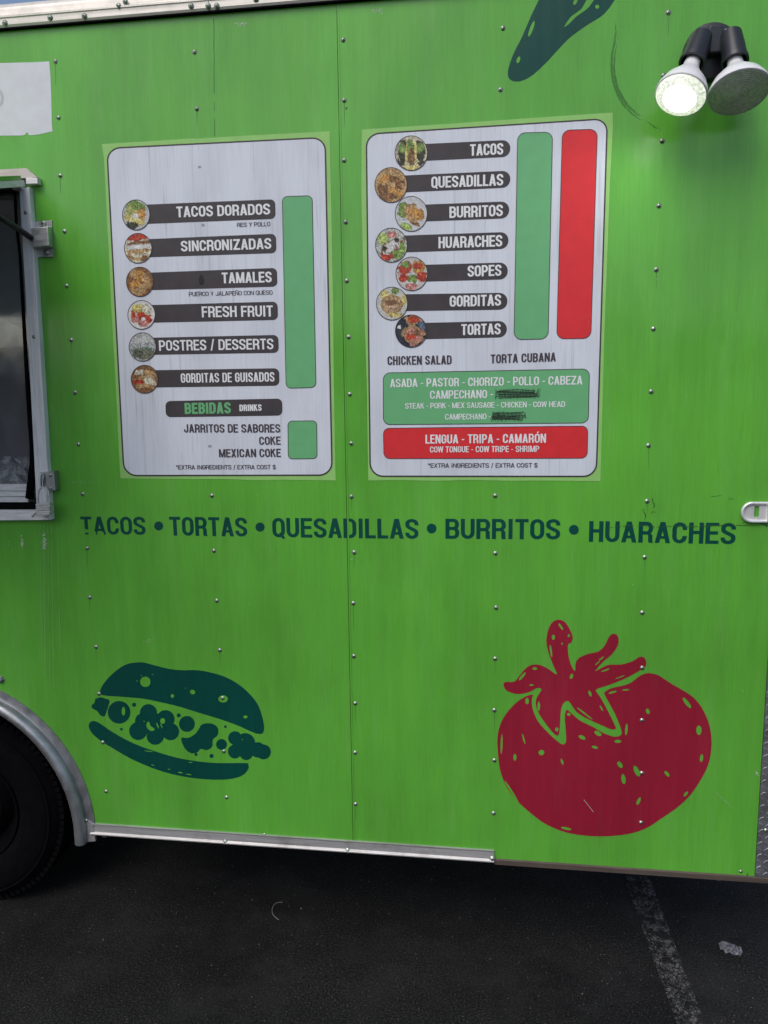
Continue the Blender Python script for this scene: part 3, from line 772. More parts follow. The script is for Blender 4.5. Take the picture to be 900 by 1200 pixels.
# rubber seal running down between glass and stile
rp = [(17.5, 224), (19, 260), (23.5, 300), (27, 360), (31, 430), (35, 490), (38, 520), (38.5, 545), (36, 570), (34.5, 584)]
sl_ = part(MB().tube([W(u, v, -.008) for u, v in rp], [.004, .004, .004, .005, .006, .007, .008, .010, .012, .012], 8), 'rubber_seal', M['rubber'], smooth=True)
gm_ = MB(); gm_.box((wl+.01, .020, wb+.05), (wr+.02, .025, wt-.01)); gl_ = part(gm_, 'window_glass', M['glass'])
dm = MB(); q0, q1, q2, q3 = W(-170, 568, .018), W(36, 568, .018), W(34, 535, .018), W(-170, 535, .018)
dm.add([q0, q1, q2, q3], [(0, 1, 2, 3)]); part(dm, 'glass_dust_lift', M['dust'])
mf = Mat('glass_lift_film', (.55, .54, .57), .6); mf.l(mf.ramp(mf.noise(6, (1, 1, .35), 5, .65), [(.3, g(.10)), (.7, g(.24))]), mf.b.inputs['Alpha'])
d2 = MB(); d2.add([W(-170, 535, .0185), W(38, 535, .0185), W(19, 235, .0185), W(-170, 235, .0185)], [(0, 1, 2, 3)]); part(d2, 'glass_dust_lift', mf.m)  # thin pale film added to lift the dark glass towards grey
cdm = MB().px([(-30, 360), (-2, 371), (31, 388), (30, 406), (-30, 409)], .060, .063); part(cdm, 'reflection_card', flat('white_reflection_card', (.9, .89, .87), .5))  # white card added behind the glass, shaped as the bright reflected band
sh_ = MB().box((wl+.02, .07, W(0, 378, .07).z), (wr-.012, .076, wt-.03)); part(sh_, 'inner_shade', flat('grey_shade', (.85, .83, .88), .7))
wf = MB()
wf.box((wl-.04, FY, wb-.03), (wl+.01, 0, wt+.0)); part(wf, 'window_stile', M['alu'])
part(MB().box((wl, .004, wt-.03), (wr, .05, wt)), 'window_head', M['dark'])
part(MB().box((wr, .004, wb), (wr+.03, .06, wt)), 'window_jamb', M['dark'])
screw(W(30, 249, FY) , .6); screw(W(39.6, 394.5, FY), .6)
# drip cap above the window
d0 = MB(); zt_, zb_ = W(30, 197).z, W(40, 208, -.02).z
xr0, xr1 = W(31, 197).x, W(43.5, 208, -.02).x
d0.prism([(TX0+1.4, -.0005, zt_), (TX0+1.4, -.02, zb_), (TX0+1.4, -.0005, zb_)], [(xr0, -.0005, zt_), (xr1, -.02, zb_), (xr1, -.0005, zb_)])
part(d0, 'drip_cap', metal_mat('dull_drip_cap', (.36, .33, .30), .55, (.3, 1, 5), .4, .2))
part(MB().px([(30.3, 208.3), (43.8, 208.3), (43.8, 215), (30.3, 215.4)], -.021, -.0005), 'hinge_end', M['alu_white'], bevel=.0007)
part(MB().px([(14, 219.5), (26, 218.5), (25.5, 221.5), (14.5, 222)], -.03, -.004), 'hinge_leaf', M['alu_white'])
# hinged serving door, propped open
hx = W(28.3, 212, -.022).x; hz = W(28, 211, -.022).z
dy, dz = -.90, -.25; L_ = math.hypot(dy, dz); ny, nz = dz/L_, -dy/L_     # outward direction and its normal
def slab(x0, x1, a0, a1, t0, t1):
    P = []
    for (a, t) in ((a0, t0), (a1, t0), (a1, t1), (a0, t1)):
        P.append((-.022 + dy*a + ny*t*-1*-1, hz + dz*a + nz*t))
    mb = MB(); mb.prism([(x0, y, z) for y, z in P], [(x1, y, z) for y, z in P]); return mb
aw = part(slab(wl-.05, hx-.001, 0.012, 1, .001, .012), 'serving_door', M['wrap'])
for args in ((wl-.05, hx, 0.0, 1, -.030, .0), ):
    fm = MB()
    for (x0, x1, a0, a1) in ((hx-.035, hx, .0, 1), (wl-.05, wl-.015, .0, 1), (wl-.015, hx-.035, .0, .04), (wl-.015, hx-.035, .96, 1)):
        m2 = slab(x0, x1, a0, a1, -.017, 0); fm.add(m2.v, m2.f)
    k = fm.build('door_frame', M['alu_white']); k.parent = aw
k = slab(wl-.01, hx-.04, .045, .955, -.006, -.001).build('door_liner', M['inside']); k.parent = aw
# gas strut and its bracket cover
sp0 = W(37, 279, -.03); sp1 = Vector((hx-.02, -.022+dy*.55, hz+dz*.55-.03))
d_ = (W(0, 254, -.12) - sp0).normalized()
part(MB().tube([sp0, sp0+d_*.19, sp0+d_*.191, sp0+d_*.5], [.0085, .0085, .005, .005], 12), 'gas_strut', M['black'], smooth=True)
bk = MB().px([(41.5, 259.5), (60.5, 258), (62.5, 301), (40, 301.5)], -.004, -.0005)
bko = part(bk, 'strut_bracket', M['alu'])
hat = MB(); f4 = [W(u, v, -.030) for u, v in ((36.2, 267), (55.8, 265.5), (57.0, 288), (37.2, 289.5))]
b4 = [Vector((f4[0].x, -.004, f4[0].z+.004)), Vector((f4[1].x-.002, -.004, f4[1].z+.004)), Vector((f4[2].x-.002, -.004, f4[2].z-.001)), Vector((f4[3].x, -.004, f4[3].z-.001))]
hat.prism(f4, b4); k = hat.build('bracket_cover', M['alu']); k.parent = bko
bv = k.modifiers.new('bevel', 'BEVEL'); bv.width = .0015; bv.segments = 2
screw(W(51, 262, -.004), 1.0); screw(W(54, 296, -.004), 1.0)
# hasp plate and staple
hp = part(MB().px([(47, 553.5), (63, 552), (65, 574.5), (57, 575.2), (52, 566)], FY-.004, -.0005), 'hasp_plate', M['steel'], bevel=.0008)
screw(W(59, 557, FY-.004), .62, False); screw(W(59.3, 572.2, FY-.004), .62, False)
c0 = [W(u, v, FY-.008) for u, v in ((48.5, 570), (48, 560), (48.8, 556.5), (50.5, 556), (51, 560), (51.5, 571))]
k = MB().tube(c0, .0022, 8).build('staple', M['steel'], smooth=True); k.parent = hp

# ---- latch at the right edge
lx0, lz0 = W(867.5, 600).x, W(885, 600).z
hh = (W(885, 588).z - W(885, 612.5).z)/2; LX1 = TX1-.012
def stad(inset, x1):
    a = []
    r = hh-inset
    for i in range(13):
        t = PI/2 + PI*i/12; a.append((lx0+hh+r*math.cos(t)*1.0, lz0+r*math.sin(t)))
    return a + [(x1, lz0-r), (x1, lz0+r)]
slot = [(W(883.2, 0).x, W(885, 592.6).z)]
sx0, sx1, sz0, sz1 = W(883.3, 600).x, W(889, 600).x, W(886, 605.6).z, W(886, 592.8).z
vs, fs = cdt([stad(.006, LX1)], [[(sx0, sz0), (sx1, sz0), (sx1, sz1), (sx0, sz1)]])
lp = flat_mesh('latch_plate', vs, fs, lambda a, b: Vector((a, -.004, b)), M['chrome'], trailer, .003)
rim = MB(); pts_ = [(x, -.006, z) for x, z in stad(.0035, LX1)]
rim.tube(pts_ + [pts_[0]], .0042, 10, False); k = rim.build('latch_rim', M['chrome'], smooth=True); k.parent = lp
k = MB().box((W(898, 600).x, -.014, lz0-hh*.8), (LX1-.001, -.004, lz0+hh*.8)).build('latch_handle', M['chrome']); k.parent = lp
bv = k.modifiers.new('bevel', 'BEVEL'); bv.width = .002

# ------------------------------------------------------------------ things fixed to the trailer side
# white film patch, top left
patch = [(-60,75),(-20,74.3),(0,74),(20,73.5),(40,73),(57.7,72),(59,85),(59.8,100),(60.3,115),(60.6,130),(60.8,145),(61.7,154),(55,155.4),(47,157.3),(40,158.3),(34,158.6),(33.2,156),(31.2,155.3),(30,157.5),(27,158.8),(10,159),(-60,159)]
pt = decal('blank_sheet', [patch], [], .0006, M['paper'], None, .0003)
pt['label'] = 'blank white film sheet stuck on the green wall above the serving window'; pt['category'] = 'sheet'
o = decal('grey_smudge', [sm([(-6,104),(1,105),(4,113),(3,122),(-2,124),(-6,122)],3)], [sm([(-5,109),(0,110),(1.5,116),(-1,120),(-5,119)],3)], .0012, flat('grey_smear', (.47, .48, .51)), None); o.parent = pt

# ---- menu posters
def paint_disc(name, parent, c, rx, ry, base, strokes, seed, h, jit=.12):
    """a printed food photo: small grid whose face colours are the print"""
    rg = np.random.RandomState(seed); N = 44
    ex = []
    for st in strokes:
        ex.append(st)
        for _ in range(9 if st[6] else 0):
            q1_, q2_ = rg.uniform(-.8, .8, 2); k_ = rg.uniform(.55, 1.5)
            ex.append((st[0]+q1_*st[2]*.8, st[1]+q2_*st[3]*.8, rg.uniform(.05, .13), rg.uniform(.03, .08), rg.uniform(0, 180), tuple(z*k_ for z in st[5]), 0))
    strokes = ex
    mid = np.kron(rg.rand(24, 24), np.ones((2, 2)))[:N+1, :N+1]
    nzg = rg.rand(N+1, N+1); nzb = np.kron(rg.rand(10, 10), np.ones((5, 5)))[:N+1, :N+1]
    vs, cols, idx = [], [], {}
    me_v, me_f, me_c = [], [], []
    for j in range(N+1):
        for i in range(N+1):
            x, y = 2*i/N-1, 2*j/N-1
            r = math.hypot(x, y)
            # squircle map of the square onto the disc
            X = x*math.sqrt(max(0, 1-y*y/2)); Y = y*math.sqrt(max(0, 1-x*x/2))
            col = np.array(base, float)
            for (a, b, ra, rb_, rot, cc, wob) in strokes:
                t = math.radians(rot); dx, dy_ = X-a, Y-b
                u = (dx*math.cos(t)+dy_*math.sin(t))/ra; v = (-dx*math.sin(t)+dy_*math.cos(t))/rb_
                if u*u+v*v < 1 + wob*(nzb[j, i]-.5)*2: col = np.array(cc, float)*(1-.25*(u*u+v*v) if wob else 1)
            col = col*(1+jit*4*(nzg[j, i]-.5))*(1+1.1*(mid[j, i]-.5)*(0.25 if min(col) > .5 else 1)) + .03*(nzb[j, i]-.5)
            me_v.append((c[0]+X*rx, c[1]+Y*ry)); me_c.append(np.clip(col, .01, .95))
    for j in range(N):
        for i in range(N): me_f.append((j*(N+1)+i, j*(N+1)+i+1, (j+1)*(N+1)+i+1, (j+1)*(N+1)+i))
    me = bpy.data.meshes.new(name)
    me.from_pydata([(lambda p: (p.x, -h, p.z))(W(*v)) for v in me_v], [], me_f); me.update()
    if me.polygons[0].normal.y > 0: me.flip_normals()
    ca = me.color_attributes.new('print', 'FLOAT_COLOR', 'POINT')
    for k, cc in enumerate(me_c): ca.data[k].color = (*[float(z)*.8 for z in cc], 1)
    me.materials.append(M['food'])
    o = link(name, me); put(o, parent)
    q = decal('photo_ring', ribbon(ell(c[0], c[1], rx, ry, 0, 40), .8, True), [], h+.0003, M['line'], parent)
    q.parent = o; q.matrix_parent_inverse = Matrix.Identity(4)
    return o
fm_ = Mat('food_print', (.5, .5, .5), .42, 0, .35); vc = fm_.n('ShaderNodeVertexColor'); vc.layer_name = 'print'; fm_.col(vc.outputs[0]); M['food'] = fm_.m
LEAF, CREAM, TAN, BRN, DK, RED_, WHT, YEL, ORG, PNK = (.22,.34,.08), (.72,.66,.5), (.52,.33,.15), (.25,.12,.05), (.05,.05,.03), (.5,.06,.03), (.75,.74,.72), (.66,.55,.2), (.6,.3,.08), (.6,.25,.22)

def poster(name, label, sheet, board, loc_px):
    base = W(*loc_px)
    t = thing(name, label, 'menu poster', (base.x, 0, base.z), 'menu posters on the green trailer side')
    decal('backing_sheet', [sheet], [], .0008, M['sheet'], t, .0004)
    decal('wood_board', [rrect(board, 15)], [], .0012, M['wood'], t)
    decal('board_outline', ribbon(rrect(board, 15), 1.7, True), [], .0015, M['line'], t)
    return t
def bar(q, r, t, which=(0, 1, 1, 0)): return decal('name_bar', [rrect(q, r, 6, which)], [], .0016, M['bar'], t)
def block(name, q, r, mat, t):
    o = decal(name, [rrect(q, r, 6)], [], .0016, mat, t)
    k = decal('block_outline', ribbon(rrect(q, r, 6), .8, True), [], .0019, M['line'], t); k.parent = o; k.matrix_parent_inverse = Matrix.Identity(4)
    return o

p1 = poster('menu_poster', 'narrower menu poster left of the seam listing tacos dorados, tamales and drinks',
    [(119.4,169),(180,165.3),(226,162.3),(231,162.8),(240,162),(300,158.5),(386.5,154),(387.4,202.5),(388.3,240),(389,272),(389.6,315),(390.5,358),(391,420),(392.2,500),(393.5,563),(330,562.2),(300,562.6),(260,561.4),(200,561.3),(141.4,560.5),(139,520),(136,455),(133,400),(130.4,358),(128,299),(125.5,255),(123,202.5),(122,185)],
    [(125.6,174), (381,161.3), (389.3,556.7), (145.6,557.3)], (265, 562))
T1 = M['white_ink']; HT = .0022
rows = [((160,240.4),(322.6,233.6),(323.2,256.6),(160,263)), ((162,280.8),(323.6,274),(324.2,296.7),(162,302)), ((164,320),(324.8,314),(325.3,336),(164,340.5)),
        ((166,357.8),(325.4,353.5),(326,375),(166,378.5)), ((168,396),(326.4,392.5),(326.9,413.5),(168,416)), ((170,434),(327.2,431.5),(327.7,452),(170,454.3))]
for q in rows: bar(q, 6, p1)
bar(((194,470),(330.8,467),(331.3,487),(194.5,489)), 6, p1, (1, 1, 1, 1))
for s, a, b, hp_, t_ in (('TACOS DORADOS', (207.4,255),(316.9,251.5),12.7,.205), ('SINCRONIZADAS',(212.6,295),(318.3,291.7),12.5,.205), ('TAMALES',(260.5,332.2),(318.8,331),12.6,.205),
        ('FRESH FRUIT',(237,372),(320.2,371),12.8,.19), ('POSTRES / DESSERTS',(187,411.2),(320.8,409.3),12.3,.18), ('GORDITAS DE GUISADOS',(212.5,448.6),(322,447.2),11,.17), ('DRINKS',(281,481.8),(307,481.4),7.6,.22)):
    text(s, a, b, hp_, T1, p1, HT, t_)
text('BEBIDAS', (217,485.2), (271,484.4), 13, M['price_green'], p1, HT, .23)
for s, a, b, hp_, t_ in (('RES Y POLLO',(278,266.2),(316.9,265),5,.16), ('PUERCO Y JALAPEÑO CON QUESO',(221.7,347.2),(319.6,345.2),5,.15), ('JARRITOS DE SABORES',(216,506.8),(328.8,506.8),9.7,.19),
        ('COKE',(304,521.3),(329.2,521),9.6,.19), ('MEXICAN COKE',(257,535.8),(329.4,535.4),9.6,.19), ('*EXTRA INGREDIENTS / EXTRA COST $',(206.5,550),(323.5,549.7),5,.17)):
    text(s, a, b, hp_, M['ink'], p1, HT, t_)
block('price_block', ((331,230.5),(366,229.4),(370.5,454),(335.5,455)), 6, M['price_green'], p1)
block('price_block', ((337.6,493.4),(371.2,493),(371.8,537.3),(338,537.8)), 5, M['price_green'], p1)
dots = decal('puncture_mark', [sm([(233.5,326),(236,322),(238.5,325),(239.5,330),(237,334),(233.8,332)],3)], [], .0026, M['marker'], p1)
for u, v, r in ((238, 264, 2.2), (246, 523, 2.2), (234, 196, 2)):
    decal('print_knot', [sm([(u-r,v),(u-r*.3,v-r*.8),(u+r,v-r*.4),(u+r*.8,v+r*.6),(u-r*.4,v+r*.7)],3)], [], .0014, flat('knot_grey', (.30,.31,.34)), p1)
D1 = [((160,252),16,17.6,(.55,.56,.58),[(-.1,-.35,.8,.55,20,LEAF,.5),(-.35,.05,.5,.5,0,YEL,.5),(.35,.1,.3,.65,10,ORG,.3),(.1,.45,.5,.3,0,YEL,.4),(-.35,.7,.45,.3,0,DK,.6),(-.05,.1,.22,.2,0,WHT,.4),(.2,-.6,.4,.25,0,LEAF,.5),(-.5,-.3,.3,.4,0,(.45,.5,.15),.4)]),
      ((162.3,291),16,17.4,CREAM,[(0,-.75,.8,.25,-8,RED_,.4),(.1,-.35,.95,.14,-5,BRN,.4),(0,-.1,1,.16,-5,WHT,.3),(0,.2,1,.12,-5,TAN,.4),(0,.55,.8,.3,0,TAN,.4),(0,.5,.6,.12,0,CREAM,.4),(.5,.7,.3,.2,0,BRN,.4)]),
      ((164.4,330.3),15.8,17.2,BRN,[(-.4,-.5,.55,.25,50,TAN,.3),(.1,-.35,.6,.24,60,ORG,.3),(.5,-.1,.55,.24,70,TAN,.2),(-.35,.1,.5,.25,-40,ORG,.3),(.15,.5,.5,.28,-60,TAN,.3),(-.3,.65,.5,.2,30,TAN,.3),(-.35,-.1,.12,.1,0,BRN,0)]),
      ((166.3,369),16,16.8,WHT,[(-.3,-.4,.45,.35,0,YEL,.3),(.35,-.35,.35,.4,0,CREAM,.3),(0,.15,.45,.35,0,RED_,.5),(-.5,.25,.3,.3,0,PNK,.4),(.45,.3,.35,.3,0,RED_,.5),(.1,.6,.4,.25,0,PNK,.4),(-.1,-.05,.2,.15,0,RED_,.3),(.1,.3,.15,.12,0,WHT,.2),(-.6,-.05,.15,.3,0,RED_,.4)]),
      ((167.5,406.6),15.8,16.6,(.42,.45,.45),[(0,-.5,.9,.35,0,(.55,.57,.56),.3),(0,.25,.85,.22,-3,(.18,.24,.17),.3),(.2,.55,.75,.3,-4,(.20,.20,.14),.4),(-.35,.5,.4,.25,-4,(.11,.12,.09),.4)]),
      ((170,444.4),15.8,16.4,BRN,[(-.3,-.5,.5,.2,0,CREAM,.4),(.35,-.4,.5,.25,20,TAN,.3),(-.3,0,.6,.22,-25,TAN,.4),(.35,.15,.5,.28,30,CREAM,.4),(-.4,.2,.35,.2,0,RED_,.4),(0,.55,.7,.22,5,TAN,.4),(.1,.7,.5,.1,0,BRN,.2),(-.65,.2,.2,.15,0,RED_,.3)])]
for i, (c, rx, ry, b_, st2) in enumerate(D1): paint_disc('food_photo', p1, c, rx, ry, b_, st2, 10+i, .0024)

p2 = poster('menu_poster', 'wider menu poster right of the seam with tall green and red price columns',
    [(424,152),(500,147),(600,140),(718,132),(718.2,150),(714.4,220),(712,290),(708,397),(706,480),(703.5,564),(640,563.2),(600,563.4),(550,562.4),(510,563.5),(470,562.5),(431.7,563),(431,520),(430.5,480),(429.6,440),(428.6,408),(427.5,380),(425,290),(423.5,223)],
    [(429.4,157.4), (711.6,139.3), (698.6,558.2), (434,558)], (568, 563))
ys = [(174,178.8),(210,215.7),(246,249.8),(281.8,286),(317.5,320.3),(353,354.8),(385.7,388)]; xe = [598,598,596.7,595.8,595,594.6,594]
for i, ((yr, yl), x) in enumerate(zip(ys, xe)):
    x0 = 497 if i % 2 == 0 else 474; k = 9.9 if i < 6 else 9.6
    bar(((x0,yl-k),(x,yr-k),(x,yr+k),(x0,yl+k)), 9.5, p2)
for s, a, b, hp_ in (('TACOS',(550.8,182.9),(589.7,181.3),13.4),('QUESADILLAS',(505.5,220.7),(589.7,217.5),13.4),('BURRITOS',(526.7,255.7),(589.3,253.3),13.3),('HUARACHES',(513.9,291.2),(588.6,288.9),13.3),
        ('SOPES',(548,324.5),(587.6,323.2),13),('GORDITAS',(527,359.7),(587.2,358.2),13),('TORTAS',(540.5,392.8),(586.7,391.8),12.8)):
    text(s, a, b, hp_, T1, p2, HT, .195, .055)
block('price_column', ((606.7,156),(647.5,155),(642.3,397.3),(602.3,398)), 9, M['price_green'], p2)
block('price_column', ((659,152.8),(700,151.6),(692.3,396.5),(652.3,397.2)), 9, M['price_red'], p2)
text('CHICKEN SALAD',(454.3,427.8),(529.3,426.8),10.3,M['ink'],p2,HT,.19); text('TORTA CUBANA',(575,425.8),(651.3,423.4),10.3,M['ink'],p2,HT,.19)
block('filling_list_block', ((449.3,437),(690.7,432.3),(689.3,495.6),(449.3,497.6)), 8, M['price_green'], p2)
block('filling_list_block', ((449.3,501.8),(688.7,499.2),(688,536.9),(450,537.4)), 7, M['price_red'], p2)
for s, a, b, hp_, t_ in (('ASADA - PASTOR - CHORIZO - POLLO - CABEZA',(457.3,454),(682.3,450.5),9.9,.17),('CAMPECHANO -',(504,467.5),(577.7,466.5),9.7,.17),('STEAK - PORK - MEX SAUSAGE - CHICKEN - COW HEAD',(475,479),(662,476.8),6.5,.16),
        ('CAMPECHANO -',(521.7,491.8),(575,491.3),6.7,.16),('LENGUA - TRIPA - CAMARÓN',(498.7,519.8),(639.7,518.8),10.4,.18),('COW TONGUE - COW TRIPE - SHRIMP',(504,530.2),(631.7,529.4),7,.17)):
    text(s, a, b, hp_, T1, p2, HT, t_)
text('*EXTRA INGREDIENTS / EXTRA COST $',(501.7,548),(630,547.7),5.2,M['ink'],p2,HT,.17)
for (x0, x1, y0, y1) in ((581, 631.5, 455.6, 467), (576, 615.5, 482.6, 493.4)):
    P = []
    for k in range(3):
        pts_ = []
        n = 46
        for i in range(n):
            x = x0 + (x1-x0)*(i/(n-1)) + rn.uniform(-2.2, 2.2)
            y = (y0+1.2 if i % 2 else y1-1.2) + rn.uniform(-2.6, 2.6)
            pts_.append((x, y))
        P += ribbon(pts_, .5)
    for k in range(7):
        yy = y0+1.5+(y1-y0-3)*k/6; P += ribbon([(x0+rn.uniform(0, 4), yy+rn.uniform(-1, 1)), ((x0+x1)/2, yy+rn.uniform(-1, 1)), (x1-rn.uniform(0, 7), yy+rn.uniform(-1, 1))], .65)
    decal('marker_scribble', P, [], .0026, M['marker'], p2)
D2 = [((482,179.7),19,20.2,(.55,.5,.38),[(-.55,0,.28,.75,4,DK,.5),(-.02,-.05,.28,.8,0,LEAF,.4),(.02,.2,.2,.5,0,BRN,.4),(.55,0,.3,.7,-6,DK,.5),(-.6,-.3,.2,.3,0,LEAF,.5),(.55,-.3,.25,.25,0,LEAF,.5),(-.3,0,.07,.8,2,YEL,0),(.27,0,.07,.8,-2,YEL,0),(0,.85,.6,.12,0,YEL,.2)]),
      ((458.3,217),18.8,20.4,TAN,[(-.3,-.4,.5,.2,-30,ORG,.5),(.3,-.3,.5,.22,20,BRN,.6),(0,.1,.7,.2,-10,TAN,.5),(-.5,.2,.3,.3,0,BRN,.6),(.3,.45,.5,.25,15,ORG,.6),(-.2,.7,.5,.2,0,BRN,.5),(.1,-.7,.5,.15,10,TAN,.4),(.5,.05,.2,.3,0,BRN,.6)]),
      ((482,250.7),18.8,20.4,(.62,.63,.65),[(-.35,-.2,.5,.45,-35,LEAF,.5),(-.1,-.3,.6,.25,-30,TAN,.4),(.3,.05,.5,.38,20,ORG,.4),(.0,.3,.5,.2,35,TAN,.4),(-.3,.75,.38,.22,10,(.42,.55,.15),.2),(-.6,-.3,.15,.4,20,LEAF,.5),(.25,.6,.3,.08,20,BRN,.3)]),
      ((458.8,287.4),18.5,20,(.50,.52,.48),[(-.5,-.4,.4,.35,0,(.45,.58,.18),.3),(.05,-.6,.3,.2,0,PNK,.3),(.05,.05,.85,.38,-35,BRN,.5),(.1,-.1,.7,.2,-35,WHT,.6),(-.1,.25,.5,.15,-35,WHT,.6),(.3,.6,.4,.25,0,LEAF,.5),(-.3,.7,.4,.2,0,RED_,.5),(-.45,.2,.16,.14,0,DK,.3),(.35,-.3,.16,.14,0,DK,.3),(.7,.2,.2,.4,0,LEAF,.4)]),
      ((482.6,321),18.5,19.6,(.6,.58,.55),[(-.45,-.35,.45,.4,0,RED_,.6),(.45,-.35,.42,.42,0,ORG,.5),(.4,-.45,.25,.2,0,RED_,.5),(-.4,-.55,.25,.18,0,LEAF,.5),(0,.35,.5,.4,0,WHT,.5),(.05,.3,.4,.22,0,LEAF,.7),(.65,.2,.3,.35,0,RED_,.5),(-.55,.25,.3,.25,0,RED_,.5),(0,.75,.4,.2,0,PNK,.4)]),
      ((459.5,355.8),18.2,19.2,(.60,.60,.58),[(-.5,-.55,.3,.25,0,YEL,.3),(.2,-.75,.25,.2,0,LEAF,.2),(.75,-.2,.2,.35,0,YEL,.2),(0,.05,.72,.6,0,TAN,.12),(0,.1,.55,.42,0,(.56,.38,.24),.2),(-.2,0,.28,.14,0,BRN,.7),(.2,-.1,.2,.1,20,BRN,.6),(.2,.7,.5,.15,0,YEL,.2)]),
      ((482,388),18.5,19,(.03,.035,.05),[(.15,-.7,.55,.3,0,TAN,.3),(.15,-.7,.38,.2,0,RED_,.5),(.15,.25,.7,.62,10,TAN,.3),(.2,.3,.55,.5,10,PNK,.6),(0,.35,.3,.2,0,RED_,.7),(.35,.1,.25,.2,0,BRN,.7),(.65,-.35,.3,.2,40,(.12,.16,.24),.1),(-.75,-.25,.08,.12,0,WHT,.2)])]
for i, (c, rx, ry, b_, st2) in enumerate(D2): paint_disc('food_photo', p2, c, rx, ry, b_, st2, 30+i, .0024)

# ------------------------------------------------------------------ twin floodlight
flo = thing('floodlight', 'black twin floodlight near the roof with its left bulb lit', 'floodlight', W(833, 58))
def fpart(mb, name, mat, sm_=True, ang=40):
    o = mb.build(name, mat); put(o, flo)
    if sm_: autosmooth(o, ang)
    return o
pc = W(834, 60, -.02); pc0 = Vector((pc.x, 0, pc.z))
fpart(MB().lathe(pc0, (0, -1, 0), [(0, .066), (.020, .066), (.026, .063), (.028, .055), (.030, .0)], 40, False, False), 'base_plate', M['black'])
def ray(u, v, y): return W(u, v, y)
kb = MB(); kb.px([(832, 29), (846, 28), (848, 33), (847, 61), (831, 62), (830.5, 34)], -.058, -.026)
o = fpart(kb, 'knuckle', M['black'], False); bv = o.modifiers.new('bevel', 'BEVEL'); bv.width = .004; bv.segments = 3
for u, v in ((819, 38), (851.5, 35.3)):
    p = ray(u, v, -.045); fpart(MB().lathe((p.x, -.028, p.z), (0, -1, 0), [(0, .004), (.016, .004), (.018, .002)], 10), 'cover_screw', M['chrome'])
def lamp(neck_px, centre_px, yn, yc, dia, lit, sock_px, ys_):
    """socket, bulb body, lens; neck and lens centre given where they are seen, at their own depths"""
    n_ = ray(*neck_px, yn); c_ = ray(*centre_px, yc); s_ = ray(*sock_px, ys_)
    ax = (c_-n_).normalized(); L = (c_-n_).length; R = dia/2
    sx = (n_-s_).normalized(); SL = (n_-s_).length
    sk = fpart(MB().lathe(s_, sx, [(-.012, .0), (-.010, .018), (-.004, .024), (SL*.55, .0275), (SL*.95, .0285), (SL*.97, .031), (SL*1.12, .031), (SL*1.12, .026), (SL*.6, .024), (SL*.6, 0)], 32, False, False), 'lampholder', M['black'])
    fpart(MB().tube([Vector((pc.x + (s_.x-pc.x)*.35, -.03, s_.z)), s_], .016, 14), 'swivel_arm', M['black'])
    bd = fpart(MB().lathe(n_, ax, [(-.020, .0165), (0, .0175), (L*.22, .019), (L*.42, R*.50), (L*.70, R*.84), (L*.88, R*.97), (L*.95, R), (L*.985, R), (L, R*.97), (L*1.0, R*.93)], 48, True, False), 'bulb', M['bulb'])
    if lit:
        k = MB().lathe(n_, ax, [(L*1.0, R*.95), (L*1.04, R*.84), (L*1.09, R*.62)], 48, False, False).build('lens_rim', M['glow_edge'], smooth=True); k.parent = bd
        lt_ = bpy.data.lights.new('bulb_light', 'SPOT'); lt_.energy = 1.2; lt_.color = (1, 1, .9); lt_.spot_size = math.radians(165); lt_.spot_blend = 1; lt_.shadow_soft_size = .03
        lo = bpy.data.objects.new('bulb_light', lt_); COL.objects.link(lo); lo.location = n_ + ax*L*1.35; lo.rotation_euler = (-(ax + Vector((-.35, .35, 0)))).to_track_quat('Z', 'Y').to_euler(); put(lo, flo)
        k = MB().lathe(n_, ax, [(L*1.09, R*.62), (L*1.115, R*.45), (L*1.13, R*.25), (L*1.135, R*.001)], 48, False, False).build('lens', M['glow'], smooth=True); k.parent = bd
    else:
        prof = [(L*.985, R*.945)]
        for i in range(26):
            r = R*.93*(1-i/26); prof += [(L*(.99+.07*(i/26))+.0016*(i % 2), r)]
        prof += [(L*1.04, R*.001)]
        k = MB().lathe(n_, ax, prof, 48, False, False).build('lens', M['lens']); k.parent = bd
    return bd
lamp((812, 71), (797.5, 112), -.090, -.143, .120, True, (822, 44), -.060)
lamp((861, 70), (866, 109), -.085, -.130, .138, False, (857, 42), -.058)
fpart(MB().tube([ray(854, 40, -.05), ray(866, 38.5, -.055)], [.009, .010], 10), 'wing_knob', M['black'])

# ------------------------------------------------------------------ padlock on the window hasp
pl0 = W(50, 596, -.045)
pad = thing('padlock', 'small laminated steel padlock hanging from the hasp at the window corner', 'padlock', pl0)
yl_ = -.045
sh = [W(u, v, yl_) for u, v in ((45, 592), (44.8, 580), (45.5, 574.5), (48, 571.6), (51, 571.2), (54, 573.5), (55.6, 580), (56.3, 592))]
put(MB().tube(sh, .0026, 10).build('shackle', M['lock'], smooth=True), pad)
tot = [(589.5, 0), (592.5, .3), (595.5, -.3), (598.5, .4), (601.3, -.2)]
for i, (v, dx) in enumerate(tot):
    q = [(41.6+dx, v+.7), (57.8+dx, v-.4), (58.2+dx, v+2.2), (41.6+dx, v+3.4)]
    o = put(MB().px(q, yl_-.010, yl_+.010).build('body_plate', M['lock']), pad)
    bv = o.modifiers.new('bevel', 'BEVEL'); bv.width = .001; bv.segments = 2
a_, b_ = W(42, 601, yl_-.008), W(37.5, 605.5, yl_-.008)
put(MB().tube([a_, b_], [.002, .0035], 8).build('wire_end', M['steel']), pad)

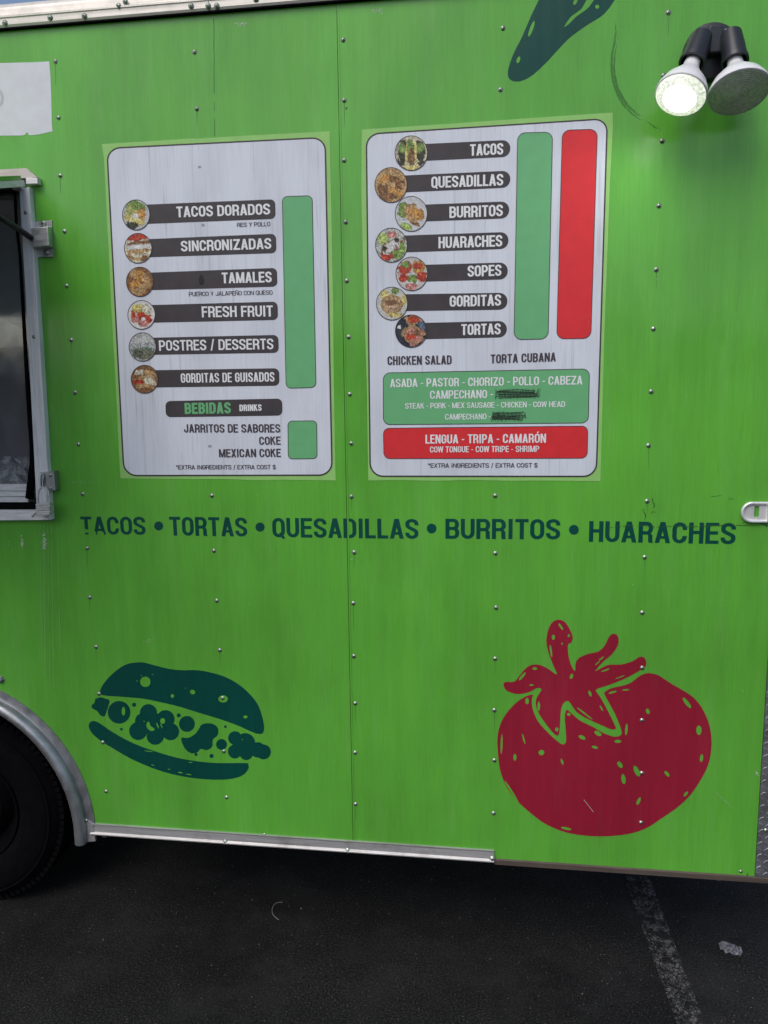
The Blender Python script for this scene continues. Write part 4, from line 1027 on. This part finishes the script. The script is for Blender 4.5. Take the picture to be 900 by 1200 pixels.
# ------------------------------------------------------------------ litter on the asphalt
def ground_scrap(name, pts, hgt, mat, label, cat):
    P = [G(u, v) for u, v in pts]; c = sum(P, Vector())/len(P)
    mb = MB(); n = len(P)
    top = [Vector((p.x, p.y, hgt*(.4+.6*((i*37) % 5)/4)+.003)) for i, p in enumerate(P)]; bot = [Vector((p.x, p.y, q.z-.002)) for p, q in zip(P, top)]
    tc = Vector((c.x, c.y, hgt*1.3)); bc = Vector((c.x, c.y, hgt*1.3-.002))
    mb.add(top+bot+[tc, bc], [(i, (i+1) % n, 2*n) for i in range(n)] + [(n+(i+1) % n, n+i, 2*n+1) for i in range(n)] + [(i, n+i, n+(i+1) % n, (i+1) % n) for i in range(n)])
    o = mb.build(name, mat); o['label'] = label; o['category'] = cat; return o
lfm = Mat('dry_leaf', (.2, .2, .22), .8); lfm.col(lfm.ramp(lfm.noise(140, (1, 1, 1), 5, .75), [(.38, g(.03)), (.5, (.15, .15, .17)), (.66, (.34, .34, .37))])); lfm.bump(lfm.noise(120, (1, 1, 1), 4), .002); M['leaf'] = lfm.m
ground_scrap('leaf_scrap', [(842,1107),(846,1105.5),(849,1107),(853,1106.5),(856,1109),(861,1109),(864,1112),(868,1113),(870,1118),(868,1122.5),(863,1120.5),(859,1122),(855,1119),(850,1119.5),(848,1116),(844,1114)], .008, M['leaf'], 'crumpled grey leaf lying on the asphalt right of the painted line', 'leaf')
cv = [(331,1058.5),(325,1059),(321,1062),(319,1067),(320,1073),(325,1078),(327,1079)]
o = MB().tube([G(u, v)+Vector((0, 0, .004)) for u, v in sm(cv, 4, False)], .0011, 6).build('string_scrap', flat('pale_thread', (.22, .22, .20), .9), smooth=True)
o['label'] = 'thin curved pale thread lying on the asphalt'; o['category'] = 'thread'
gr = MB(); rg = random.Random(5)
for _ in range(1400):
    u, v = rg.uniform(-20, 920), rg.uniform(1010, 1215)
    p = G(u, v); r = rg.uniform(.0006, .0015)*(2.0 if rg.random() < .03 else 1)
    if rg.random() < .5: p = Vector((rg.uniform(-2.5, 1.8), rg.uniform(-2.4, .6), 0))
    b = [(p.x+r*math.cos(t)*rg.uniform(.7, 1.3), p.y+r*math.sin(t)*rg.uniform(.7, 1.3), .001) for t in (0, 1.25, 2.5, 3.8, 5)]
    tpt = [(p.x+(q[0]-p.x)*.5, p.y+(q[1]-p.y)*.5, .001+r*.9) for q in b]
    gr.prism(tpt, b)
o = gr.build('loose_grit', flat('grit', (.16, .155, .145), .9, var=.5)); o['kind'] = 'stuff'
